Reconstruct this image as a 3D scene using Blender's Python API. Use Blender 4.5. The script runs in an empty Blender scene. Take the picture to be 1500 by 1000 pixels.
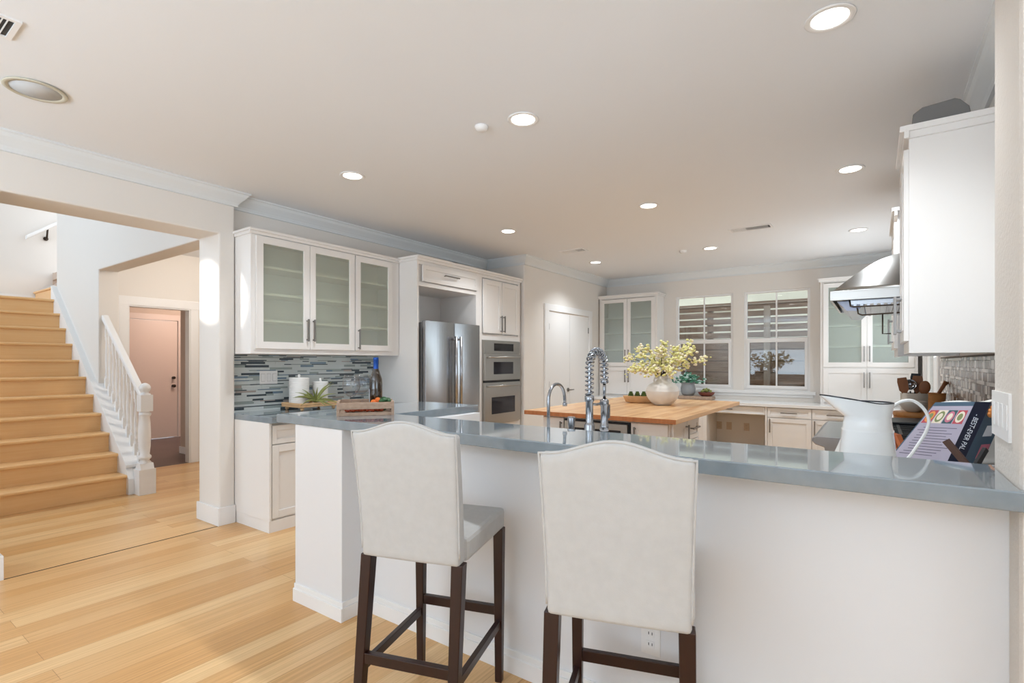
import bpy, bmesh, math, random
from mathutils import Vector, Matrix
random.seed(7)
R=math.radians; pi=math.pi
C=bpy.context.scene.collection
sc=bpy.context.scene

# ---------------- camera ----------------
cd=bpy.data.cameras.new('camera'); cam=bpy.data.objects.new('camera',cd); C.objects.link(cam)
cam.location=(0,0,1.37); cam.rotation_euler=(R(90),0,math.atan2(533.8,753))
cd.sensor_width=36; cd.lens=36*753/1500; cd.shift_y=30.5/1500; cd.clip_start=.05
sc.camera=cam
# ---------------- world, daylight, ceiling fills, exposure ----------------
w=bpy.data.worlds.new('sky'); sc.world=w; w.use_nodes=True
bg=w.node_tree.nodes['Background']; bg.inputs[0].default_value=(.86,.93,1,1); bg.inputs[1].default_value=2.1
def area(name,loc,rot,sx,sy,power,col,spread=180):
    l=bpy.data.lights.new(name,'AREA'); l.shape='RECTANGLE'; l.size=sx; l.size_y=sy; l.energy=power; l.color=col; l.spread=R(spread)
    o=bpy.data.objects.new(name,l); o.location=loc; o.rotation_euler=rot; C.objects.link(o); return o
DAY=(.64,.82,1)
area('dining_ceiling_fill',(-1.9,-3.42,1.4),(R(158),0,0),4.0,2.3,190,DAY,150)         # unseen fill added behind the camera, tilted up to brighten the ceiling
area('family_ceiling_fill',(3.92,-1.0,1.4),(R(155),0,R(90)),3.6,2.3,80,DAY,150)  # out-of-view fill by the right wall, aimed up to brighten the ceiling
area('side_window_daylight',(.60,7.12,1.5),(R(140),0,R(90)),1.5,1.05,17,(.82,.91,1),160)         # kitchen side window        # right wall, faces -X
area('foyer_window_daylight',(-8.0,-2.42,3.3),(R(90),0,0),2.6,2.4,85,DAY)           # double-height foyer window
sun=bpy.data.lights.new('sunbeam','SPOT'); sun.energy=800; sun.spot_size=R(6.2); sun.spot_blend=.3; sun.shadow_soft_size=.02; sun.color=(1,.98,.94)   # sunbeam through the foyer window onto the wall end
so=bpy.data.objects.new('sunbeam',sun); C.objects.link(so); so.location=(-7.4,-2.3,3.5); so.rotation_euler=(Vector((-4.70,2.095,1.98))-Vector((-7.4,-2.3,3.5))).to_track_quat('-Z','Y').to_euler()
sc.view_settings.view_transform='Standard'; sc.view_settings.look='None'
sc.view_settings.exposure=.30; sc.view_settings.gamma=1; sc.view_settings.use_curve_mapping=False

# ---------------- materials ----------------
def lin(c): return tuple(((x/255)/12.92 if x/255<=.04045 else ((x/255+.055)/1.055)**2.4) for x in c)+(1,)
def mat(name,rgb,rough=.5,metal=0,spec=.5,bump=None,var=None,coat=0,trans=0,ior=1.45,emis=None,estr=0,aniso=0):
    m=bpy.data.materials.new(name); m.use_nodes=True; nt=m.node_tree; p=nt.nodes['Principled BSDF']
    p.inputs['Base Color'].default_value=lin(rgb); p.inputs['Roughness'].default_value=rough; p.inputs['Metallic'].default_value=metal
    p.inputs['Specular IOR Level'].default_value=spec; p.inputs['Coat Weight'].default_value=coat; p.inputs['Transmission Weight'].default_value=trans
    p.inputs['IOR'].default_value=ior
    if emis: p.inputs['Emission Color'].default_value=lin(emis); p.inputs['Emission Strength'].default_value=estr
    tc=nt.nodes.new('ShaderNodeTexCoord')
    if var:   # (scale xyz, amount, second colour)
        mp=nt.nodes.new('ShaderNodeMapping'); mp.inputs['Scale'].default_value=var[0]; nt.links.new(tc.outputs['Object'],mp.inputs[0])
        n=nt.nodes.new('ShaderNodeTexNoise'); n.inputs['Scale'].default_value=1; n.inputs['Detail'].default_value=5; nt.links.new(mp.outputs[0],n.inputs[0])
        r=nt.nodes.new('ShaderNodeValToRGB'); r.color_ramp.elements[0].position=.5-var[1]; r.color_ramp.elements[1].position=.5+var[1]
        r.color_ramp.elements[0].color=lin(rgb); r.color_ramp.elements[1].color=lin(var[2]); nt.links.new(n.outputs[0],r.inputs[0]); nt.links.new(r.outputs[0],p.inputs['Base Color'])
    if bump:  # (scale xyz, strength, distance)
        mp=nt.nodes.new('ShaderNodeMapping'); mp.inputs['Scale'].default_value=bump[0]; nt.links.new(tc.outputs['Object'],mp.inputs[0])
        n=nt.nodes.new('ShaderNodeTexNoise'); n.inputs['Scale'].default_value=1; n.inputs['Detail'].default_value=3; nt.links.new(mp.outputs[0],n.inputs[0])
        b=nt.nodes.new('ShaderNodeBump'); b.inputs['Strength'].default_value=bump[1]; b.inputs['Distance'].default_value=bump[2]
        nt.links.new(n.outputs[0],b.inputs['Height']); nt.links.new(b.outputs[0],p.inputs['Normal'])
    return m
M={}
M['wall']=mat('wall_paint',(228,222,215),.75,bump=((60,60,60),.25,.002))
M['texwall']=mat('textured_plaster',(222,214,205),.75,bump=((90,90,90),.7,.004))
M['ceil']=mat('ceiling_paint',(233,234,236),.85,bump=((40,40,40),.15,.002))
M['trim']=mat('white_trim_paint',(236,234,232),.4)
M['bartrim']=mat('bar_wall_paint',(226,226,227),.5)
M['crown']=mat('crown_paint',(222,224,224),.5)
M['cab']=mat('cabinet_paint',(233,229,225),.32,spec=.4)
M['bar']=mat('blue_grey_quartz',(116,128,136),.06,spec=1.0,coat=.4,var=((14,14,14),.3,(136,146,152)))
M['quartz']=mat('white_quartz',(232,230,228),.2)
M['steel']=mat('brushed_steel',(176,178,182),.27,metal=1,bump=((3,3,300),.05,.001))
M['steelh']=mat('horizontal_brushed_steel',(182,180,176),.3,metal=1,bump=((300,300,3),.04,.001))
M['chrome']=mat('brushed_nickel',(158,161,166),.22,metal=1)
M['pull']=mat('satin_nickel_pull',(140,136,132),.35,metal=1)
M['bronze']=mat('dark_bronze',(70,60,52),.35,metal=.9)
M['black']=mat('black_iron',(22,23,27),.4)
M['blackglass']=mat('black_glass',(30,30,34),.08)
M['ovenglass']=mat('oven_window_glass',(46,46,52),.06)
M['darkwood']=mat('espresso_wood',(34,15,10),.28,spec=.5,var=((30,30,4),.3,(48,22,15)))
M['linen']=mat('cream_linen',(186,184,181),.9,spec=.15,bump=((500,500,500),.35,.001),var=((35,35,35),.35,(195,193,190)))
M['stair']=mat('bamboo_stair',(230,180,122),.35,var=((60,2,60),.35,(238,196,142)))
M['darkfloor']=mat('dark_tile_floor',(96,78,74),.45,var=((3,3,3),.4,(112,92,86)))
M['tan']=mat('utility_wall_paint',(206,186,170),.8)
M['door_tan']=mat('utility_door_paint',(218,198,186),.5)
M['reed']=None
M['fence']=mat('weathered_redwood',(104,80,64),.85,var=((3,3,22),.25,(140,118,102)),bump=((5,5,60),.4,.004))
M['backing']=mat('fence_lap_shade',(44,34,28),.9)  # dark colour painted in for the shade between fence boards
M['fence2']=mat('grey_redwood_post',(134,118,106),.85,var=((20,20,2),.3,(160,144,130)))
M['stucco']=mat('neighbour_stucco',(200,193,174),.9,var=((20,20,20),.3,(210,203,186)))
M['ground']=mat('garden_gravel',(120,110,98),.95)
M['pale_wood']=mat('pale_mango_wood',(224,186,142),.6,var=((10,40,40),.3,(204,160,114)))
M['crate']=mat('rustic_crate_wood',(186,160,138),.75,var=((30,8,60),.3,(150,122,102)))
M['wood_y']=mat('honey_wood',(192,134,74),.5,var=((8,60,60),.3,(164,104,52)))
M['spoonwood']=mat('brown_spoon_wood',(140,88,50),.5,var=((30,30,5),.3,(116,70,38)))
M['redwood']=mat('reddish_wood',(176,98,58),.45)
M['easel']=mat('walnut_strip',(84,58,46),.5)
M['enamel']=mat('white_enamel',(240,242,242),.12,coat=.6)
M['navy']=mat('blue_black_enamel_rim',(24,28,40),.3)
M['ceramic']=mat('matte_cream_ceramic',(218,212,204),.55,var=((12,12,12),.3,(226,221,214)))
M['greycer']=mat('grey_glazed_pot',(128,132,136),.4,var=((8,8,8),.3,(158,160,162)))
M['white_cer']=mat('white_ribbed_ceramic',(228,226,222),.5)
M['taupe']=mat('taupe_stoneware',(190,180,166),.6)
M['green']=mat('artichoke_green',(86,104,40),.6,var=((40,40,40),.3,(64,84,30)))
M['leafy']=mat('air_plant_green',(120,130,66),.6,var=((20,20,20),.3,(150,152,92)))
M['leaf']=mat('dark_leaf_green',(54,94,56),.5)
M['teal']=mat('teal_leaf',(76,138,112),.55)
M['tealpale']=mat('pale_mint_petals',(190,216,206),.6)
M['blossom']=mat('yellow_green_blossom',(214,210,118),.7,var=((60,60,60),.25,(240,232,180)))
M['blossomp']=mat('cream_blossom',(240,228,200),.7)
M['twig']=mat('dark_twig',(64,46,38),.8)
M['orange']=mat('orange_petal',(222,112,40),.5)
M['amber']=mat('red_amber_beads',(150,58,24),.35)
M['terra']=mat('reddish_bowl',(112,56,42),.6)
M['bottle']=mat('dark_bottle_glass',(44,32,20),.05,spec=.8,coat=.5)
M['foil']=mat('blue_foil',(26,72,150),.3,metal=.5)
M['label']=mat('paper_label',(214,220,228),.7)
M['plastic']=mat('white_plastic',(236,234,232),.35)
M['bplastic']=mat('almond_plastic_plate',(205,186,166),.4)
M['greyp']=mat('grey_grille',(198,200,202),.7)
M['beigep']=mat('aged_beige_ring',(196,190,172),.6)
M['slot']=mat('dark_slot',(60,58,56),.7)
M['floorjoint']=mat('dark_gap',(40,36,34),.8)  # own dark colour of the floor seam strip
M['lamp']=mat('lit_lens',(255,250,240),.5,emis=(255,248,240),estr=6)
M['darkcard']=mat('dark_grey_metal',(112,110,108),.5)
M['navybook']=mat('navy_book_cloth',(18,24,44),.4)
M['lilac']=mat('pale_lilac_cover',(164,158,174),.35)
M['bluecov']=mat('slate_blue_cover',(58,84,104),.35)
M['ink']=mat('printed_ink',(96,90,106),.6)
M['paper']=mat('page_paper',(240,238,232),.8)
M['red']=mat('printed_red',(176,66,78),.5); M['printgreen']=mat('printed_green',(120,132,84),.5); M['printteal']=mat('printed_teal',(46,78,86),.5)
M['printcream']=mat('printed_cream',(222,210,190),.5); M['printorange']=mat('printed_orange',(220,140,70),.5); M['printpink']=mat('printed_pink',(190,110,130),.5)
M['lime']=mat('lime_glaze',(168,172,84),.35)
M['bluel']=mat('hood_light_cover',(176,186,214),.15,spec=.8)

def floor_mat():
    m=mat('bamboo_floor',(226,187,132),.3,spec=.5); nt=m.node_tree; p=nt.nodes['Principled BSDF']
    tc=nt.nodes.new('ShaderNodeTexCoord'); mp=nt.nodes.new('ShaderNodeMapping'); mp.inputs['Rotation'].default_value=(0,0,R(90)); nt.links.new(tc.outputs['Object'],mp.inputs[0])
    b=nt.nodes.new('ShaderNodeTexBrick'); b.offset=.37; b.inputs['Scale'].default_value=1; b.inputs['Brick Width'].default_value=1.85; b.inputs['Row Height'].default_value=.125
    b.inputs['Mortar Size'].default_value=.0012; b.inputs['Mortar Smooth'].default_value=.2; b.inputs['Bias'].default_value=-.1
    b.inputs['Color1'].default_value=lin((212,163,106)); b.inputs['Color2'].default_value=lin((233,197,146)); b.inputs['Mortar'].default_value=lin((176,130,82)); nt.links.new(mp.outputs[0],b.inputs[0])
    mp2=nt.nodes.new('ShaderNodeMapping'); mp2.inputs['Scale'].default_value=(95,1.2,1); nt.links.new(tc.outputs['Object'],mp2.inputs[0])
    n=nt.nodes.new('ShaderNodeTexNoise'); n.inputs['Scale'].default_value=1; n.inputs['Detail'].default_value=4; nt.links.new(mp2.outputs[0],n.inputs[0])
    r=nt.nodes.new('ShaderNodeValToRGB'); r.color_ramp.elements[0].position=.33; r.color_ramp.elements[1].position=.68
    r.color_ramp.elements[0].color=(.80,.74,.66,1); r.color_ramp.elements[1].color=(1.08,1.08,1.08,1); nt.links.new(n.outputs[0],r.inputs[0])
    mx=nt.nodes.new('ShaderNodeMix'); mx.data_type='RGBA'; mx.blend_type='MULTIPLY'; mx.inputs[0].default_value=.75
    nt.links.new(b.outputs[0],mx.inputs[6]); nt.links.new(r.outputs[0],mx.inputs[7]); nt.links.new(mx.outputs[2],p.inputs['Base Color'])
    return m
M['floor']=floor_mat()
def butcher():
    m=mat('butcher_block',(214,160,108),.3); nt=m.node_tree; p=nt.nodes['Principled BSDF']
    tc=nt.nodes.new('ShaderNodeTexCoord'); mp=nt.nodes.new('ShaderNodeMapping'); nt.links.new(tc.outputs['Object'],mp.inputs[0]); mp.inputs['Rotation'].default_value=(0,0,R(90))
    b=nt.nodes.new('ShaderNodeTexBrick'); b.offset=.4; b.inputs['Scale'].default_value=1; b.inputs['Brick Width'].default_value=.55; b.inputs['Row Height'].default_value=.045; b.inputs['Mortar Size'].default_value=.0006
    b.inputs['Color1'].default_value=lin((200,144,90)); b.inputs['Color2'].default_value=lin((228,186,138)); b.inputs['Mortar'].default_value=lin((176,118,70)); nt.links.new(mp.outputs[0],b.inputs[0]); nt.links.new(b.outputs[0],p.inputs['Base Color']); return m
M['butcher']=butcher(); M['endgrain']=mat('butcher_block_end_grain',(150,88,46),.45,var=((40,2,2),.25,(176,108,60)))
def glassy(name,col,tfac,rough,bumpy=False,dif=0):
    m=bpy.data.materials.new(name); m.use_nodes=True; nt=m.node_tree; nt.nodes.clear()
    o=nt.nodes.new('ShaderNodeOutputMaterial'); t=nt.nodes.new('ShaderNodeBsdfTransparent'); t.inputs[0].default_value=lin(col)
    g=nt.nodes.new('ShaderNodeBsdfGlossy'); g.inputs['Roughness'].default_value=rough
    lw=nt.nodes.new('ShaderNodeLayerWeight'); lw.inputs[0].default_value=.5; pw=nt.nodes.new('ShaderNodeMath'); pw.operation='POWER'; pw.inputs[1].default_value=4; nt.links.new(lw.outputs['Facing'],pw.inputs[0])
    f=nt.nodes.new('ShaderNodeMath'); f.operation='MULTIPLY_ADD'; f.inputs[1].default_value=.7; f.inputs[2].default_value=.045; nt.links.new(pw.outputs[0],f.inputs[0])
    mx=nt.nodes.new('ShaderNodeMixShader'); nt.links.new(f.outputs[0],mx.inputs[0]); nt.links.new(g.outputs[0],mx.inputs[2])
    if dif:
        d=nt.nodes.new('ShaderNodeBsdfDiffuse'); d.inputs[0].default_value=lin(col); m2=nt.nodes.new('ShaderNodeMixShader'); m2.inputs[0].default_value=dif
        nt.links.new(t.outputs[0],m2.inputs[1]); nt.links.new(d.outputs[0],m2.inputs[2]); nt.links.new(m2.outputs[0],mx.inputs[1])
    else: nt.links.new(t.outputs[0],mx.inputs[1])
    if bumpy:
        tc=nt.nodes.new('ShaderNodeTexCoord'); wv=nt.nodes.new('ShaderNodeTexWave'); wv.bands_direction=bumpy; wv.inputs['Scale'].default_value=26
        nt.links.new(tc.outputs['Object'],wv.inputs[0]); b=nt.nodes.new('ShaderNodeBump'); b.inputs['Strength'].default_value=.35; b.inputs['Distance'].default_value=.004
        nt.links.new(wv.outputs[1],b.inputs['Height']); nt.links.new(b.outputs[0],g.inputs['Normal'])
    nt.links.new(mx.outputs[0],o.inputs[0]); return m
M['reedY']=glassy('ribbed_frosted_glass',(243,246,238),0,.14,'Y',.17)
M['reedX']=glassy('ribbed_frosted_glass_back',(238,243,238),0,.15,'X',.17)
M['pane']=glassy('window_glass',(246,250,250),0,.02)
M['clear']=glassy('clear_stemware_glass',(248,249,250),0,.03)

# ---------------- mesh helpers ----------------
def bm_(): return bmesh.new()
EPS=[0]
def eps():
    EPS[0]=(EPS[0]+1)%9; return EPS[0]*.00013      # keeps joined boards from sharing one plane
def box(bm,x0,x1,y0,y1,z0,z1,mi=0):
    e=eps() if min(x1-x0,y1-y0,z1-z0)>.004 else 0; x0-=e;x1+=e;y0-=e;y1+=e;z0-=e;z1+=e
    v=[bm.verts.new((x,y,z)) for x in (x0,x1) for y in (y0,y1) for z in (z0,z1)]
    for q in ((0,1,3,2),(4,6,7,5),(0,4,5,1),(2,3,7,6),(0,2,6,4),(1,5,7,3)):
        f=bm.faces.new([v[i] for i in q]); f.material_index=mi
    return bm
def fbox(bm,fr,a0,a1,b0,b1,c0,c1,mi=0):
    e=eps() if min(a1-a0,b1-b0,c1-c0)>.004 else 0; a0-=e;a1+=e;b0-=e;b1+=e;c1+=e
    o,U,V,N=fr; v=[bm.verts.new(o+U*a+V*b+N*c) for a in (a0,a1) for b in (b0,b1) for c in (c0,c1)]
    for q in ((0,1,3,2),(4,6,7,5),(0,4,5,1),(2,3,7,6),(0,2,6,4),(1,5,7,3)):
        f=bm.faces.new([v[i] for i in q]); f.material_index=mi
    return bm
def prism(bm,pts,z0,z1,mi=0,axis='z'):
    def P(p,h): return {'z':(p[0],p[1],h),'y':(p[0],h,p[1]),'x':(h,p[0],p[1])}[axis]
    a=[bm.verts.new(P(p,z0)) for p in pts]; b=[bm.verts.new(P(p,z1)) for p in pts]
    n=len(pts); fs=[bm.faces.new(a),bm.faces.new(b)]+[bm.faces.new((a[i],a[(i+1)%n],b[(i+1)%n],b[i])) for i in range(n)]
    for f in fs: f.material_index=mi
    return bm
def lathe(bm,prof,cx=0,cy=0,z=0,n=32,mi=0,ex=1,smooth=True):
    rings=[]
    for r,h in prof:
        if r<1e-5: rings.append([bm.verts.new((cx,cy,z+h))])
        else: rings.append([bm.verts.new((cx+r*math.cos(2*pi*i/n),cy+r*ex*math.sin(2*pi*i/n),z+h)) for i in range(n)])
    for a,b in zip(rings,rings[1:]):
        for i in range(n):
            j=(i+1)%n
            q=[a[i%len(a)],a[j%len(a)],b[j%len(b)],b[i%len(b)]]
            q=list(dict.fromkeys(q))
            if len(q)>2:
                try: f=bm.faces.new(q); f.material_index=mi; f.smooth=smooth
                except ValueError: pass
    return bm
def tube(bm,pts,r,n=10,mi=0,cap=True):
    pts=[Vector(p) for p in pts]; rs=r if isinstance(r,(list,tuple)) else [r]*len(pts)
    rings=[]; up=None
    for i,p in enumerate(pts):
        t=(pts[min(i+1,len(pts)-1)]-pts[max(i-1,0)]).normalized()
        if up is None: up=Vector((0,0,1)) if abs(t.z)<.9 else Vector((1,0,0))
        s=t.cross(up); 
        if s.length<1e-4: s=t.orthogonal()
        s.normalize(); up=s.cross(t).normalized()
        rings.append([bm.verts.new(p+(s*math.cos(2*pi*k/n)+up*math.sin(2*pi*k/n))*rs[i]) for k in range(n)])
    for a,b in zip(rings,rings[1:]):
        for k in range(n):
            f=bm.faces.new((a[k],a[(k+1)%n],b[(k+1)%n],b[k])); f.smooth=True; f.material_index=mi
    if cap: bm.faces.new(rings[0]).material_index=mi; bm.faces.new(rings[-1]).material_index=mi
    return bm
def ball(bm,c,r,sc_=(1,1,1),seg=10,mi=0):
    m=Matrix.Translation(c)@Matrix.Diagonal((sc_[0],sc_[1],sc_[2],1))
    res=bmesh.ops.create_uvsphere(bm,u_segments=seg,v_segments=max(6,seg//2+1),radius=r,matrix=m)
    for v in res['verts']:
        for f in v.link_faces: f.smooth=True; f.material_index=mi
    return bm
def smooth_path(P,k=5):
    P=[Vector(p) for p in P]; out=[]
    for i in range(len(P)-1):
        a,b,c,d=P[max(i-1,0)],P[i],P[i+1],P[min(i+2,len(P)-1)]
        for j in range(k):
            t=j/k; out.append(.5*((2*b)+(c-a)*t+(2*a-5*b+4*c-d)*t*t+(3*b-a-3*c+d)*t**3))
    return out+[P[-1]]
def obj(name,bm,m,parent=None,bev=0,label=None,sub=0):
    bmesh.ops.recalc_face_normals(bm,faces=bm.faces)
    me=bpy.data.meshes.new(name); bm.to_mesh(me); bm.free()
    for x in (m if isinstance(m,(list,tuple)) else [m]): me.materials.append(M[x] if isinstance(x,str) else x)
    o=bpy.data.objects.new(name,me); C.objects.link(o)
    if parent is not None:
        o.parent=parent
        root=parent
        if root.get('_w'): 
            if parent.type=='EMPTY': o.matrix_parent_inverse=Matrix.Translation(parent.location).inverted()
            o['_w']=1
    if bev:
        b=o.modifiers.new('bevel','BEVEL'); b.width=bev; b.segments=2; b.limit_method='ANGLE'; b.angle_limit=R(40)
    if sub: s=o.modifiers.new('sub','SUBSURF'); s.levels=sub; s.render_levels=sub
    if label: o['label']=label
    return o
def thing(name,label,cat,loc,group=None,rotz=0,world=False):
    o=bpy.data.objects.new(name,None); C.objects.link(o); o.location=loc; o.rotation_euler=(0,0,rotz); o.empty_display_size=.05
    o['label']=label; o['category']=cat
    if group: o['group']=group
    if world: o['_w']=1      # parts are written in room coordinates
    return o
def tag(o,label,cat,group=None):
    o['label']=label; o['category']=cat
    if group: o['group']=group
    return o
def struct(name,bm,m,bev=0,label=None):
    o=obj(name,bm,m,None,bev,label); o['kind']='structure'; return o
def dup(root,loc,label,rotz=None):
    r=root.copy(); C.objects.link(r); r.location=loc; r['label']=label
    if rotz is not None: r.rotation_euler=(0,0,rotz)
    for ch in list(root.children):
        c=ch.copy(); C.objects.link(c); c.parent=r
        for g in ch.children:
            d=g.copy(); C.objects.link(d); d.parent=c
    return r
X_,Y_,Z_=Vector((1,0,0)),Vector((0,1,0)),Vector((0,0,1))
def frameX(x,y,z): return (Vector((x,y,z)),Y_,Z_,X_)      # faces +X, u=+Y
def frameYm(x,y,z): return (Vector((x,y,z)),X_,Z_,-Y_)    # faces -Y, u=+X
def frameXm(x,y,z): return (Vector((x,y,z)),Y_,Z_,-X_)    # faces -X
def door(par,fr,a0,a1,b0,b1,name='door',glass=None,stile=.058,hv=None,hh=None,hl=.19,th=.02,pm='pull'):
    bm=bm_()
    for q in ((a0,a0+stile,b0,b1),(a1-stile,a1,b0,b1),(a0+stile,a1-stile,b0,b0+stile),(a0+stile,a1-stile,b1-stile,b1)): fbox(bm,fr,*q,.0,th)
    if not glass: fbox(bm,fr,a0+stile,a1-stile,b0+stile,b1-stile,0,th*.45)
    d=obj(name,bm,'cab',par,bev=.0015)
    if glass:
        g=fbox(bm_(),fr,a0+stile-.005,a1-stile+.005,b0+stile-.005,b1-stile+.005,.006,.010); obj('glass_pane',g,glass,d,label='ribbed frosted glass pane')
    if hv:   # vertical pull: (a, b centre)
        bm=bm_(); a,b=hv; fbox(bm,fr,a-.006,a+.006,b-hl/2,b+hl/2,th+.022,th+.034)
        for s in (-1,1): fbox(bm,fr,a-.005,a+.005,b+s*(hl/2-.015)-.005,b+s*(hl/2-.015)+.005,th-.002,th+.024)
        obj('handle',bm,pm,d,bev=.001,label='satin nickel bar pull')
    if hh:
        bm=bm_(); a,b=hh; fbox(bm,fr,a-hl/2,a+hl/2,b-.006,b+.006,th+.022,th+.034)
        for s in (-1,1): fbox(bm,fr,a+s*(hl/2-.015)-.005,a+s*(hl/2-.015)+.005,b-.005,b+.005,th-.002,th+.024)
        obj('handle',bm,pm,d,bev=.001,label='satin nickel bar pull')
    return d
def crownstrip(bm,fr,a0,a1,b0,proj,h):
    # small cabinet cornice: stepped
    fbox(bm,fr,a0,a1,b0,b0+h*.55,0,proj*.55); fbox(bm,fr,a0,a1,b0+h*.55,b0+h,0,proj)
CZ=2.82
# ================= SETTING =================
struct('floor',box(bm_(),-7.65,4,-3.5,8.45,-.1,0),'floor')
struct('floor',box(bm_(),-10.7,-7.65,-3.5,5.2,-.1,-.001),'darkfloor')
struct('trim_1',box(bm_(),-4.494,-4.486,.775,2.09,-.002,.002),'floorjoint',label='thin dark floor joint between hall and dining boards')
bm=bm_(); box(bm,-4.86,4,-3.5,8.6,CZ,CZ+.1); box(bm,-7.65,-4.86,2.3,5.2,CZ,CZ+.1); struct('ceiling',bm,'ceil')
struct('ceiling',box(bm_(),-10.7,-7.76,2.3,5.09,2.6,2.7),'tan')
struct('ceiling',box(bm_(),-10.7,-4.86,-2.6,2.3,5.2,5.3),'ceil')
# left side
struct('wall_left',box(bm_(),-4.86,-4.58,2.2,5.82,0,CZ),'wall')
bm=bm_(); prism(bm,[(-3.5,0),(.775,0),(.775,2.45),(2.095,2.45),(2.095,0),(2.225,0),(2.225,CZ),(-3.5,CZ)],-4.86,-4.495,axis='x'); struct('wall_dining',bm,'wall',bev=.012)
bm=bm_(); prism(bm,[(-9.0,0),(-7.4,0),(-7.4,2.45),(-4.861,2.45),(-4.861,5.2),(-9.0,5.2)],2.1,2.3,axis='y'); struct('wall_stair',bm,'wall',bev=.01)
bm=bm_(); box(bm,-5.0,-4.86,-2.6,2.1,CZ,5.2); struct('wall_foyer_upper',bm,'wall')
bm=bm_(); prism(bm,[(-2.6,-.1),(2.3,-.1),(2.3,2.71),(5.2,2.71),(5.2,5.2),(-2.6,5.2)],-10.2,-10.05,axis='x'); struct('wall_landing',bm,'wall')
bm=bm_(); box(bm,-10.05,-9.3,-2.6,-2.45,0,5.2); box(bm,-6.7,-4.86,-2.6,-2.45,0,5.2); box(bm,-9.3,-6.7,-2.6,-2.45,0,2.1); box(bm,-9.3,-6.7,-2.6,-2.45,4.5,5.2); struct('wall_foyer',bm,'wall')
# hall wall with opening to the utility room
bm=bm_(); box(bm,-7.75,-7.65,2.3,2.47,0,CZ); box(bm,-7.75,-7.65,3.185,5.2,0,CZ); box(bm,-7.75,-7.65,2.47,3.185,2.09,CZ); struct('wall_hall',bm,'wall')
struct('wall_hall_end',box(bm_(),-7.75,-4.58,5.1,5.2,0,CZ),'wall')
bm=bm_(); box(bm,-7.655,-7.63,2.365,2.47,0,2.09); box(bm,-7.655,-7.63,3.185,3.285,0,2.09); box(bm,-7.655,-7.628,2.35,3.30,2.09,2.2)
box(bm,-7.76,-7.64,2.47,2.485,0,2.09); box(bm,-7.76,-7.64,3.17,3.185,0,2.09); box(bm,-7.76,-7.64,2.47,3.185,2.075,2.09); struct('trim_2',bm,'trim',bev=.003,label='white casing round the hall opening')
# utility room
bm=bm_(); box(bm,-10.7,-10.52,2.3,3.38,0,2.6); box(bm,-10.7,-10.52,4.17,5.2,0,2.6); box(bm,-10.7,-10.52,3.38,4.17,2.13,2.6); box(bm,-8.6,-7.75,3.45,3.6,0,2.6); box(bm,-10.7,-7.75,5.1,5.2,0,2.6); struct('wall_utility',bm,'tan')
struct('baseboard_utility',box(bm_(),-8.61,-7.76,3.435,3.45,0,.1),'trim')
bm=bm_(); box(bm,-10.53,-10.49,3.29,3.38,0,2.13); box(bm,-10.53,-10.49,4.17,4.26,0,2.13); box(bm,-10.53,-10.488,3.29,4.26,2.13,2.23); struct('trim_3',bm,'door_tan',bev=.003)
d=struct('door_1',box(bm_(),-10.56,-10.51,3.39,4.16,.012,2.12),'door_tan',label='closed beige utility room door')
for z,r in ((.94,.03),(1.09,.026)):
    bm=bm_(); tube(bm,[(-10.51,4.09,z),(-10.48,4.09,z)],r*.9,14); ball(bm,(-10.455,4.09,z),r); obj('door_knob' if z<1 else 'deadbolt',bm,'bronze',d)
# pantry bump-out and back wall
struct('wall_oven_return',box(bm_(),-4.86,-3.93,5.82,5.94,0,CZ),'wall')
bm=bm_(); prism(bm,[(5.821,0),(6.44,0),(6.44,2.13),(7.73,2.13),(7.73,0),(8.449,0),(8.449,CZ),(5.821,CZ)],-4.04,-3.92,axis='x'); struct('wall_pantry',bm,'wall',bev=.01)
bm=bm_(); box(bm,-3.925,-3.898,6.33,6.44,0,2.13); box(bm,-3.925,-3.898,7.73,7.83,0,2.13); box(bm,-3.925,-3.895,6.32,7.84,2.13,2.225); struct('trim_4',bm,'trim',bev=.003,label='white casing round the pantry doors')
for i,(a,b,ky) in enumerate(((6.45,7.082,7.02),(7.088,7.72,7.15))):
    d=struct('door_%d'%(i+2),box(bm_(),-3.96,-3.915,a,b,.012,2.115),'trim',bev=.002,label='plain white pantry door leaf')
    if i==0:
        bm=bm_(); tube(bm,[(-3.915,ky,.945),(-3.9,ky,.945)],.03,16); tube(bm,[(-3.9,ky,.945),(-3.86,ky,.945)],.01,10); tube(bm,[(-3.862,ky-.005,.945),(-3.862,ky+.1,.945)],.009,10); obj('door_lever',bm,'pull',d)
    hy=6.455 if i==0 else 7.715
    bm=bm_(); [box(bm,-3.918,-3.908,hy-.008,hy+.008,z,z+.09) for z in (.2,1.0,1.85)]; obj('hinge',bm,'pull',d)
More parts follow.
